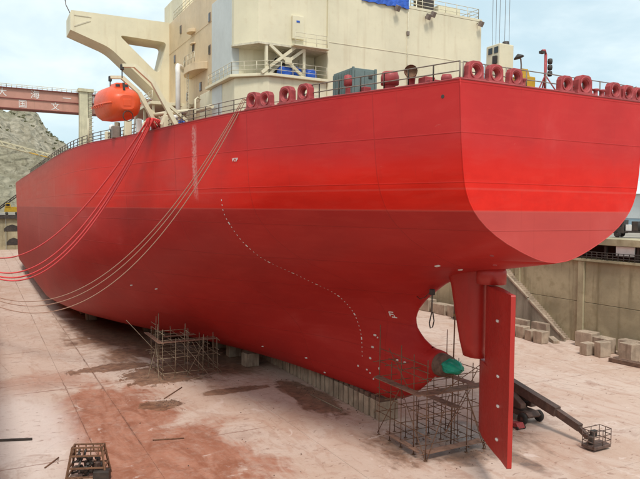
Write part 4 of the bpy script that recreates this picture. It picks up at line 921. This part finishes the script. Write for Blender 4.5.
for y in (118, 97, 95, 65.7, 62):
    b = MB().lathe([(.35, 0), (.3, .05), (.24, .4), (.36, .5), (.36, .6), (.2, .66), (0, .67)], (-2.1, y, 12.1), (0, 0, 1), 14).build('bollard', 'dark')
    tag(b, f'black iron bollard on the near dock wall holding ropes, {ordinal([62, 65.7, 95, 97, 118].index(y) + 1)} from astern', 'bollard', 'bollards on the near wall')
hk = thing('hose_hank', (15.3, 63.4, DECK), 'hank of red hose hung over the port rail below the lifeboat', 'hose')
hm = MB()
for i in range(9):
    a = i * .17; hm.tube([(15.2 + .1 * math.sin(i), 62.4 + a, DECK + .1), (14.75, 62.3 + a, DECK + 1.0 + .1 * math.sin(i * 2)), (14.55, 62.35 + a, DECK + 1.12), (14.45, 62.4 + a, DECK + .3)], .075, 6)
hm.build('hose_loops', 'rope_red', hk)

# ================================================================== BLOCKS ON THE DOCK FLOOR
cap_me = {}
def cube_mesh(name, d, mat, bev=.04):
    import bmesh
    bm = bmesh.new(); bmesh.ops.create_cube(bm, size=1.0)
    bmesh.ops.scale(bm, vec=d, verts=bm.verts); bmesh.ops.translate(bm, vec=(0, 0, d[2] / 2), verts=bm.verts)
    bmesh.ops.bevel(bm, geom=list(bm.edges), offset=bev, segments=1, affect='EDGES')
    me = bpy.data.meshes.new(name); bm.to_mesh(me); bm.free(); me.materials.append(M[mat]); return me
kb, kt = cube_mesh('keel_block', (2.0, .74, 1.72), 'keel_block', .05), cube_mesh('timber_cap', (1.9, .70, .37), 'timber', .03)
def put(name, me, loc, parent=None, rz=0.0):
    o = bpy.data.objects.new(name, me); col.objects.link(o); o.parent = parent; o.location = loc; o.rotation_euler = (0, 0, rz); return o
for i in range(64):
    t = thing('keel_block', (CL + rnd.uniform(-.06, .06), 47.7 + i * .95, 0), f'concrete keel block with timber cap under the keel, {ordinal(i + 1)} from the stern end', 'keel block', 'keel blocks in the centre row', R(rnd.uniform(-1.5, 1.5)))
    put('block_body', kb, (0, 0, .012), t); put('timber_cap', kt, (rnd.uniform(-.05, .05), 0, 1.73), t)
sb_, sc_ = cube_mesh('side_block', (1.7, 1.5, 1.6), 'keel_block', .06), cube_mesh('side_cap', (1.5, 1.3, .45), 'timber', .04)
def row(xb, us, rowname):
    for i, u in enumerate(us):
        t = thing('side_block', (CL + xb, u, 0), f'square concrete block under the hull, {ordinal(i + 1)} from astern in the {rowname} row', 'block', 'bilge blocks under the hull', R(rnd.uniform(-4, 4)))
        put('block_body', sb_, (0, 0, .012), t); put('timber_cap', sc_, (0, 0, 1.62), t)
row(-3.7, [71.6 + 5.6 * i for i in range(8)], 'first port side'); row(-9.5, [93 + 6 * i for i in range(8)], 'second port side')
row(-16, [113 + 7 * i for i in range(8)], 'outermost port side'); row(4.0, [74 + 6 * i for i in range(6)], 'starboard side')
WB = [(75.3, 61.2, 2.0, 2.6, 2.1, 'large stained concrete block beside the wall pilaster'), (71.8, 55.9, 1.8, 1.1, 2.0, 'upright concrete block nearest the viewer by the right wall'),
      (71.0, 57.6, 1.7, 1.2, 1.6, 'low squat concrete block in front of the right wall, left of the upright one'), (74.2, 57.6, 1.8, 2.4, 2.0, 'concrete block behind the upright block at the right wall'),
      (75.4, 54.6, 1.6, 2.4, 2.1, 'concrete block against the right wall near the frame edge'), (73.3, 53.0, 1.8, 2.0, 2.2, 'wide concrete block at the right frame edge above the timber baulks'),
      (75.2, 50.0, 1.8, 2.4, 2.2, 'concrete block half cut by the right frame edge'),
      (71.1, 65.7, 1.5, 1.5, 1.75, 'concrete cube right of the rudder, first of the front four from the right'), (71.4, 67.7, 1.5, 1.4, 1.55, 'concrete cube right of the rudder, second of the front four from the right'),
      (71.8, 69.9, 1.5, 1.5, 1.7, 'concrete cube right of the rudder, third of the front four from the right'), (71.9, 71.9, 1.4, 1.4, 1.6, 'concrete cube right of the rudder, leftmost of the front four'),
      (74.9, 69.0, 1.6, 3.0, 2.2, 'long concrete block behind the front cubes beside the stair, right of two'), (74.9, 73.2, 1.6, 3.6, 2.1, 'long concrete block behind the front cubes beside the stair, left of two')]
for i in range(9): WB.append((75.0 + rnd.uniform(-.6, .4), 88 + i * 4.6, 2.0, 3.9, 2.0 + rnd.uniform(-.2, .3), f'concrete block along the far wall seen through the stern opening, {ordinal(i + 1)} from the rudder'))
for (x, y, w, d, h, lb) in WB:
    import bmesh
    me = cube_mesh('concrete_block', (w, d, h), 'block', .07); o = put('concrete_block', me, (x, y, .014), None, R(rnd.uniform(-7, 7))); tag(o, lb, 'block', 'loose concrete blocks by the right wall')
    for v in me.vertices: v.co += Vector((rnd.uniform(-.04, .04), rnd.uniform(-.04, .04), rnd.uniform(-.03, .03) if v.co.z > .3 else 0))
for i, (x, y, L_, lb) in enumerate(((70.6, 51.2, 5.0, 'front'), (71.3, 50.9, 5.4, 'back'))):
    o = MB().box((x, y, .28 + .0), (.5, L_, .5), R(8)).build('timber_baulk', 'timber', bevel=.04); tag(o, f'long dark timber baulk on the floor at the right frame edge, {lb} of two', 'timber', 'timber baulks by the right wall')
o = MB().box((73.2, 65.3, .32), (.9, 2.2, .5), R(-25), 1.0, R(8)).build('broken_slab', 'block', bevel=.05); tag(o, 'broken concrete slab lying at the foot of the stair', 'slab')

# ================================================================== SCAFFOLDS
def hull_under(x, u):
    b = abs(x - CL)
    for h in np.arange(2.1, 14, .25):
        if u > u_start(h) and half_b(u, h) > b: return float(h)
    return 99.0
def scaffold(label, xs, ys, zs, top, mat, clear, jitter, planks, seed, tilt=(), drop=0.0):
    r2 = random.Random(seed); x0, y0 = np.mean(xs), np.mean(ys)
    t = thing('scaffold', (x0, y0, 0), label, 'scaffold'); tops = {}
    for x in xs:
        for y in ys:
            h = min(top + r2.uniform(-1.9, 1.2), clear(x, y)); h = 0 if r2.random() < drop else h; tops[(x, y)] = h
            if h < 1: continue
            dx, dy = r2.uniform(-jitter, jitter), r2.uniform(-jitter, jitter)
            u_ = MB().tube([(x, y, 0.02), (x + dx, y + dy, h)], .036, 6).build('upright', mat, t)
            MB().box((x, y, .03), (.22, .22, .04)).build('base_plate', mat, u_)
    def seg(a, b, name):
        MB().tube([a, b], .032, 6).build(name, mat, t)
    for z in zs:
        for x in xs:
            ok = [y for y in ys if tops[(x, y)] > z]
            if r2.random() < .18: continue
            if len(ok) > 1: e = r2.uniform(.15, .6); seg((x + .07, min(ok) - e, z + r2.uniform(-.05, .05)), (x + .07, max(ok) + e, z + r2.uniform(-.05, .05)), 'ledger')
            for y_ in ok[:-1]:
                if r2.random() < .35 and tops[(x, y_)] > z + 1.0: seg((x + .07, y_ - .2, z + .55), (x + .07, y_ + 2.0, z + .55), 'guard_rail')
        for y in ys:
            ok = [x for x in xs if tops[(x, y)] > z]
            if r2.random() < .22: continue
            if len(ok) > 1: e = r2.uniform(.15, .7); seg((min(ok) - e, y + .07, z + .08), (max(ok) + e, y + .07, z + .08 + r2.uniform(-.06, .06)), 'transom_tube')
    for a, b in tilt: seg(a, b, 'brace')
    for (a, b, z, w) in planks:                                    # run of boards from a to b, w boards wide
        a, b = Vector((*a, z)), Vector((*b, z)); d = (b - a).normalized(); s_ = Vector((-d.y, d.x, 0))
        for i in range(w):
            o_ = s_ * (i * .27) + d * r2.uniform(-.25, .25) + Vector((0, 0, r2.uniform(0, .03)))
            MB().beam(a + o_, b + o_, .25, .05).build('plank', 'plank', t)
    return t
xs1, ys1 = [29.5, 31.1, 33.5, 35.3], [38.2, 39.7, 41.4, 43.0, 44.6]
def clear1(x, y):
    h = hull_under(x, y)
    if abs(x - CL) < 1.6 and y > 39.0: h = min(h, 4.4 if y < 43 else 2.6)
    if abs(x - CL) < 1.6 and y < 39.0: h = min(h, 5.4)
    return h - .12 if h < 50 else 99
scaffold('tall rusty tube scaffold tower round the propeller hub', xs1, ys1, [.45, 1.9, 3.4, 4.9, 6.2, 7.3], 8.2, M['rust'], clear1, .12,
         [((29.4, 38.2), (35.4, 38.2), 5.05, 4), ((29.4, 38.4), (29.4, 44.6), 5.05, 3), ((35.1, 38.4), (35.1, 44.4), 5.05, 3), ((29.6, 38.2), (35.2, 38.3), .55, 3), ((29.5, 38.9), (29.7, 43.5), .55, 2), ((33.2, 38.6), (33.2, 42.5), 3.5, 3)], 11,
         [((29.4, 38.1, .1), (29.4, 41.4, 4.9)), ((35.4, 38.1, .1), (35.4, 41.2, 5)), ((29.5, 38.05, .1), (31.6, 38.05, 4.9)), ((35.2, 38.05, .1), (33.2, 38.05, 4.9)), ((29.35, 44.6, .2), (29.35, 41.4, 4.8)), ((31.2, 38.0, 2), (33.6, 38.0, 5)), ((29.3, 40, 4.9), (29.6, 43.4, 7.6)), ((35.5, 43, .2), (35.2, 39, 6.2)), ((30.4, 38, 5), (34.6, 38, 6.9))], .08)
o = MB().tube([(33.6, 40.2, 0.02), (33.62, 40.1, 6), (33.65, 40.0, 12.7)], .06, 7).build('prop_pole', 'rust'); tag(o, 'tall single steel pole standing up through the stern opening', 'pole')
def clear2(x, y): h = hull_under(x, y); return h - .12 if h < 50 else 99
xs2, ys2 = [17.6, 19.0, 20.5, 22.2, 24.0], [70.0, 71.6, 73.4, 75.2, 77.0]
scaffold('low pale tube scaffold under the turn of the hull, left of centre', xs2, ys2, [.5, 2.2, 3.9, 5.0], 5.5, M['scaf_pale'], clear2, .16,
         [((17.5, 70.1), (23.9, 70.1), 4.0, 3), ((18.5, 73.4), (22.2, 73.4), 4.0, 3), ((17.6, 70), (17.6, 77.2), 4.0, 2)], 5,
         [((22.6, 68.0, .05), (19.5, 70.5, 4.4)), ((24.4, 69.6, .05), (21.2, 70.2, 4.2)), ((15.2, 77.5, 5.6), (19.6, 71.0, .1)), ((17.0, 69.0, .1), (17.6, 73, 3.9)), ((20.3, 69.9, .1), (22.4, 69.9, 3.8)), ((20.5, 68.2, .12), (23.6, 69.4, .16)), ((16.2, 71, .1), (18.6, 75, 4.3)), ((21.0, 70, 3.9), (23.5, 73, .2))], .22)
ch = thing('chain_hoist', (31.4, 40.6, 12.9), 'dark chain hoist with hanging loop under the top of the stern opening', 'hoist')
MB().tube([(31.6, 40.4, 12.75), (31.6, 40.4, 10.9), (31.5, 40.45, 10.4), (31.45, 40.5, 10.0), (31.55, 40.5, 9.6), (31.7, 40.4, 9.7), (31.75, 40.3, 10.2), (31.65, 40.35, 10.9)], .05, 6).build('chain_loop', 'dark', ch)
MB().box((31.6, 40.4, 12.5), (.35, .35, .5)).build('hoist_body', 'dark', ch, bevel=.06)
MB().tube([(31.6, 40.5, 12.6), (31.55, 41.2, 12.0), (31.55, 41.9, 11.75), (31.6, 42.4, 11.9)], .03, 5).build('slack_wire', 'dark', ch)

# ================================================================== BOOM LIFT
def boom_lift():
    t = thing('boom_lift', (43.4, 42.3, 0), 'dusty dark boom lift with its boom lowered to the floor beside the rudder', 'boom lift')
    MB().prism([(-1.6, .55), (1.6, .55), (1.75, .75), (1.4, 1.05), (-1.4, 1.05), (-1.75, .75)], 'x', -.75, .75).build('chassis', 'lift', t, local=True, bevel=.05)
    for sx in (-1, 1):
        for y in (-1.25, 1.25):
            w = MB().lathe([(.2, -.17), (.46, -.17), (.52, -.1), (.52, .1), (.46, .17), (.2, .17)], (sx * 1.0, y, .52), (1, 0, 0), 22).build('wheel', 'rubber', t, local=True)
            MB().lathe([(0, .13), (.18, .12), (.26, .15), (.26, -.15), (.18, -.12), (0, -.13)], (sx * 1.0, y, .52), (1, 0, 0), 14).build('rim', 'lift', w, local=True)
    MB().lathe([(0, .25), (.6, .25), (.62, 0)], (0, 0, 1.02), (0, 0, 1), 20).build('slew_ring', 'lift', t, local=True)
    MB().prism([(-1.0, 1.27), (1.9, 1.27), (2.3, 1.6), (2.2, 2.3), (1.2, 2.75), (.1, 2.3), (-1.0, 1.7)], 'x', -.95, -.28).build('engine_cover', 'lift', t, local=True, bevel=.1)
    MB().prism([(-1.0, 1.27), (1.9, 1.27), (2.3, 1.6), (2.2, 2.1), (.1, 2.1), (-1.0, 1.7)], 'x', .28, .95).build('tank_cover', 'lift', t, local=True, bevel=.1)
    bm_ = MB(); A, B = Vector((0, 2.0, 3.15)), Vector((0, -4.2, 1.85)); bm_.beam(A, B, .7, .85); bm_.build('boom', 'lift', t, local=True, bevel=.03)
    MB().beam(B + Vector((0, .5, .1)), Vector((0, -6.6, 1.2)), .5, .62).build('fly_boom', 'lift', t, local=True, bevel=.02)
    MB().tube([(0, .3, 1.5), (0, -2.2, 2.05)], .09, 8).build('lift_cylinder', 'dark', t, local=True)
    MB().beam((0, -6.4, 1.2), (0, -7.4, .65), .3, .42).build('jib_link', 'lift', t, local=True)
    bk = MB().prism([(-.95, -8.8), (.95, -8.8), (1.05, -8.3), (1.05, -7.6), (-1.05, -7.6), (-1.05, -8.3)], 'z', .18, .42).build('basket_floor', 'lift', t, local=True, bevel=.03)
    b = MB()
    cs = [(-1, -8.75), (0, -8.78), (1, -8.75), (1.02, -8.2), (1, -7.65), (0, -7.65), (-1, -7.65), (-1.02, -8.2)]
    for x, y in cs: b.tube([(x, y, .4), (x, y, 1.65)], .035, 6)
    for z in (.75, 1.2, 1.65): b.tube([(x, y, z) for x, y in cs] + [(cs[0][0], cs[0][1], z)], .035, 6)
    b.build('basket_rail', 'lift', bk, local=True)
    MB().box((.1, -7.8, 1.1), (.6, .3, .55)).build('control_box', 'dark', bk, local=True, bevel=.04)
    MB().box((-.5, -8.1, .75), (.5, .4, .6), .3).build('tool_bag', 'dark', bk, local=True, bevel=.08)
boom_lift()
t = thing('floor_jack', (41.3, 40.6, 0), 'small red trolley jack on the floor just right of the rudder', 'jack')
MB().prism([(-.6, .15), (.6, .15), (.55, .4), (-.3, .55)], 'x', -.4, .4).build('jack_body', 'red_part', t, local=True, bevel=.04)
MB().beam((0, .4, .4), (.2, 1.3, .8), .07).build('handle', 'red_part', t, local=True)
for x in (-.42, .42):
    for y in (-.45, .45): MB().lathe([(0, -.06), (.14, -.06), (.14, .06), (0, .06)], (x, y, .15), (1, 0, 0), 12).build('wheel', 'rubber', t, local=True)
t = thing('forklift', (73.3, 85.5, 0), 'yellow forklift by the far dock wall, seen between hull and rudder', 'forklift', None, R(15))
MB().prism([(-1.2, .35), (1.2, .35), (1.2, 1.0), (.3, 1.15), (-1.2, 1.3)], 'x', -.6, .6).build('body', 'yellow', t, local=True, bevel=.06)
for x in (-.55, .55):
    for y in (-.85, .9):
        MB().lathe([(0, -.15), (.35, -.15), (.35, .15), (0, .15)], (x, y, .36), (1, 0, 0), 14).build('wheel', 'rubber', t, local=True)
        MB().beam((x * .95, y * .7, 1.1), (x * .9, y * .6, 2.2), .08).build('cab_post', 'dark', t, local=True)
    MB().beam((x * .6, 1.35, .1), (x * .6, 1.35, 2.6), .12).build('mast_rail', 'dark', t, local=True)
    MB().beam((x * .6, 1.4, .14), (x * .6, 2.4, .14), .14, .06).build('fork', 'dark', t, local=True)
MB().lohi((-.6, -.6, 2.2), (.6, .6, 2.28)).build('cab_roof', 'yellow', t, local=True)

# ================================================================== FOREGROUND ODDMENTS
t = thing('steel_stand', (6.5, 46.6, 0), 'rusty splayed steel stand packed with dark machinery in the left foreground', 'stand', None, R(-22))
hT, wT, dT, wB, dB = 2.25, 1.0, .35, 1.35, .8
for sx in (-1, 1):
    for sy in (-1, 1): MB().beam((sx * wB, sy * dB, 0), (sx * wT, sy * dT, hT), .12).build('leg', 'rust', t, local=True)
for z, f in ((hT, 0), (hT - .55, .25), (.9, .6), (.3, .87)):
    w_, d_ = wT + (wB - wT) * f, dT + (dB - dT) * f; m = MB()
    for sy in (-1, 1): m.beam((-w_ - .08, sy * d_, z), (w_ + .08, sy * d_, z), .1)
    for sx in (-1, 1): m.beam((sx * w_, -d_, z), (sx * w_, d_, z), .1)
    m.build('rail_frame', 'rust', t, local=True)
for i in range(4):
    x = -.75 + i * .5
    for sy in (-1, 1): MB().beam((x, sy * .4, hT - .55), (x, sy * dT, hT), .07).build('baluster', 'rust', t, local=True)
for i in range(26):
    a = Vector((rnd.uniform(-.9, .9), rnd.uniform(-.4, .4), rnd.uniform(.15, 1.5)))
    if i % 3 == 1: MB().lathe([(0, -.3), (.1, -.3), (.11, -.12), (.17, -.1), (.17, .1), (.11, .12), (.1, .3), (0, .3)], a, (rnd.uniform(-1, 1), rnd.uniform(-1, 1), rnd.uniform(-1, 1)), 10, False).build('valve_body', 'dark', t, local=True)
    elif i % 3 == 2: MB().box(a, (rnd.uniform(.2, .5), rnd.uniform(.2, .4), rnd.uniform(.25, .6)), rnd.uniform(0, 3), 1.0, rnd.uniform(-.4, .4)).build('pump_casing', 'lift', t, local=True, bevel=.03)
    else: MB().tube([a - Vector((.4, 0, .1)), a, a + Vector((.1, .2, .5))], .08, 7).build('pipe_piece', 'dark', t, local=True)
MB().lohi((.5, -.95, .05), (1.6, -.3, .75)).build('tool_case', 'dark', t, local=True, bevel=.06)
o = MB().beam((-.4, 57.6, .1), (3.5, 56.2, .1), .16, .18).build('steel_bar', 'dark', bevel=.015); tag(o, 'dark steel bar lying on the pale floor at the left edge', 'bar')
o = MB().box((.35, 48.6, .7), (.9, .9, 1.4), R(20)).build('equipment_case', 'dark', bevel=.06); tag(o, 'dark equipment case cut by the lower left frame edge', 'case')
for i, (a, b, lb) in enumerate((((3.9, 49.6), (5.0, 51.2), 'thin reddish rod on the floor left of the steel stand'), ((4.4, 45.3), (5.9, 46.8), 'thin dark rod on the floor against the steel stand foot'),
                               ((12.2, 51.7), (14.6, 51.0), 'thin brown rod on the red-stained floor right of the steel stand'), ((29.6, 57.5), (29.9, 51.5), 'pale wooden pole lying along the keel blocks'),
                               ((15.9, 62.6), (18.6, 65.8), 'brown pipe leading from the dark puddle towards the low scaffold'))):
    o = MB().tube([(*a, .06), (*b, .07)], .05 if i != 3 else .06, 6).build('rod', 'rust' if i != 3 else 'scaf_pale'); tag(o, lb, 'rod', 'rods lying on the dock floor')
# mud and paint-chip debris: uncountable crumbs
deb = MB(); r3 = random.Random(3)
for (cx, cy, rx, ry, n) in ((20.5, 72.5, 5, 4, 260), (15.6, 61.2, 1.5, 1.3, 90), (33.5, 41, 4, 4.5, 240), (30, 57, 1.5, 7, 160), (20, 55, 14, 18, 60), (55, 52, 15, 20, 50), (44, 38, 6, 8, 30)):
    for i in range(n):
        x, y, s_ = r3.gauss(cx, rx * .6), r3.gauss(cy, ry * .6), r3.uniform(.02, .085)
        deb.box((x, y, s_ * .3), (s_ * r3.uniform(.7, 2.4), s_, s_ * .7), r3.uniform(0, 3), .6)
tag(deb.build('floor_debris', 'timber'), 'crumbs of mud, rust and paint chips scattered on the dock floor', 'debris', kind='stuff')

# ================================================================== GANTRY CRANE, JIB CRANE, HEAD OF DOCK
GY = 340.0
t = thing('gantry_crane', (46.3, GY, QUAY_Z), 'red-brown gantry crane girder with white characters and a cream leg', 'crane')
up_ = MB().lohi((-70, GY, 70.35), (150, GY + 6, 75.0)).build('upper_girder', 'gantry', t); lo_ = MB().lohi((-70, GY - .4, 65.6), (150, GY + 6.4, 70.1)).build('lower_girder', 'gantry', t)
for z in (65.45, 70.1, 75.0): MB().lohi((-70, GY - .9, z - .02), (150, GY + 6.9, z + .28)).build('flange', 'deck_red', t)
railing([(x, GY - .4, 75.28) for x in range(-68, 150, 20)], 1.6, 'rail_cream', t, 2.2, 2, .12, 'walkway_railing')
for body, x, z, sz, p_ in (('大', 10.2, 72.7, 4.2, up_), ('海', 24.4, 72.6, 4.2, up_), ('一', 38.8, 72.0, 4.2, up_), ('重', 51.2, 72.6, 4.2, up_), ('国', 18.9, 67.7, 4.0, lo_), ('文', 33.4, 67.7, 4.0, lo_)):
    text_mesh(body, sz, 'white', p_, (x, GY - (.06 if p_ is up_ else .46), z), (1, 0, 0), (0, 0, 1), 'painted_character', .03)
for x in (46.0, -60, 142):
    lg = MB(); y = GY - 3
    lg.add([(x + sx * w, y + sy * w, z) for z, w in ((QUAY_Z, 2.6), (60, 2.0), (75.5, 1.9)) for sx, sy in ((-1, -1), (1, -1), (1, 1), (-1, 1))], [(i * 4 + j, i * 4 + (j + 1) % 4, (i + 1) * 4 + (j + 1) % 4, (i + 1) * 4 + j) for i in range(2) for j in range(4)] + [(8, 9, 10, 11)])
    L_ = lg.build('leg', 'gantry_cream', t)
    MB().lohi((x + 2.2, y - 1.6, 48), (x + 3.8, y + .4, 76.2)).build('lift_shaft', 'gantry_cream', L_)
    la = MB()
    for i in range(18): la.beam((x + 2.0, y - 2.1, 40 + 2 * i), (x + 4.4, y - 2.1, 41 + 2 * i), .25)
    la.build('zigzag_stair', 'rail', L_)
    MB().lohi((x - 2.6, y - 2.6, 75.5), (x + 4.6, y + 2.6, 77.0)).build('leg_head', 'gantry_cream', L_)
t = thing('jib_crane', (-14, 300, QUAY_Z), 'pale yellow crane jib reaching in from the left below the gantry', 'crane')
MB().beam((-14, 298, QUAY_Z), (-14, 298, 52), 4, 4).build('tower', 'gantry_cream', t)
j = MB(); A, B = Vector((-14, 298, 50.2)), Vector((38, 300, 38.2))
for dy in (-1, 1):
    for dz in (-.9, .9): j.beam(A + Vector((0, dy, dz)), B + Vector((0, dy * .6, dz * .8)), .5)
for i in range(24):
    p, q = A.lerp(B, i / 24), A.lerp(B, (i + 1) / 24); s_ = 1 if i % 2 else -1
    for dy in (-1, 1): j.beam(p + Vector((0, dy, -.9 * s_)), q + Vector((0, dy, .9 * s_)), .3)
j.build('lattice_jib', M['gantry_cream'], t)
MB().beam(A + Vector((0, 0, -.95)), B + Vector((0, 0, -.75)), 2.0, .35).build('jib_walkway', 'yellow', t)
t = thing('crawler_crane', (12.5, 317, QUAY_Z), 'yellow crawler crane with dark raised boom on the quay past the bow', 'crane')
for x in (10.6, 14.6): MB().box((x, 317, QUAY_Z + .6), (1.1, 6, 1.2)).build('track', 'dark', t, bevel=.3)
MB().prism([(9.6, 16.5), (15.8, 16.5), (15.8, 18.0), (14.2, 18.8), (9.9, 18.6)], 'y', 315.6, 318.4).build('upper_body', 'yellow', t, bevel=.1)
cbn = MB().prism([(10, 18.6), (12.2, 18.6), (12.0, 20.4), (10.3, 20.4)], 'y', 315.4, 316.8).build('cab', 'yellow', t, bevel=.08)
MB().lohi((10.4, 315.3, 19.1), (11.8, 315.42, 20.1)).build('window', 'glass', cbn)
bm_ = MB(); A, B = Vector((5, 316.6, 15.9)), Vector((25.5, 317, 32.5))
for dz in (-.5, .5): bm_.beam(A + Vector((0, 0, dz)), B + Vector((0, 0, dz)), .45)
for i in range(16): bm_.beam(A.lerp(B, i / 16) + Vector((0, 0, -.5 if i % 2 else .5)), A.lerp(B, (i + 1) / 16) + Vector((0, 0, .5 if i % 2 else -.5)), .25)
bm_.build('boom', 'dark', t)
# right quay: dark flatbed truck, pale shed
t = thing('flatbed_truck', (84.5, 60.6, QUAY_Z), 'dark truck with white load parked on the right quay above the gallery', 'truck', None, R(20))
MB().lohi((-1.1, -3.2, .75), (1.1, 1.4, 1.0)).build('flatbed', 'dark', t, local=True, bevel=.03)
cab_ = MB().prism([(1.5, .6), (3.3, .6), (3.3, 1.5), (2.9, 2.6), (1.5, 2.6)], 'x', -1.1, 1.1).build('cab', 'dark', t, local=True, bevel=.08)
for x in (-1.12, 1.1): MB().lohi((x, 1.8, 1.6), (x + .03, 2.7, 2.3)).build('window', 'glass', cab_, local=True)
for sx in (-1, 1):
    for y in (-2.4, -1.2, 2.4): MB().lathe([(0, -.15), (.25, -.15), (.48, -.15), (.48, .15), (.25, .15), (0, .15)], (sx * .95, y, .5), (1, 0, 0), 16).build('wheel', 'rubber', t, local=True)
for (y, h, mt) in ((-2.4, 1.1, 'white'), (-1.1, .8, 'dark'), (.1, 1.4, 'dark'), (.9, .9, 'white')): MB().box((0, y, 1.0 + h / 2), (1.7, .9, h)).build('crate_load', mt, t, local=True, bevel=.05)
t = thing('quay_shed', (150, 110, QUAY_Z), 'long pale shed with a blue lower band on the right quay', 'shed')
MB().lohi((130, 60, QUAY_Z), (170, 170, 17.5)).build('lower_wall', 'shed_blue', t)
MB().lohi((129.9, 59.9, 17.5), (170.1, 170.1, 23)).build('upper_wall', 'shed', t)
MB().prism([(129, 23), (171, 23), (150, 27)], 'y', 59.5, 170.5).build('roof', 'shed', t)
for i in range(10): MB().lohi((129.8, 66 + i * 10, 19.5), (129.92, 70 + i * 10, 21)).build('window', 'glass', t)
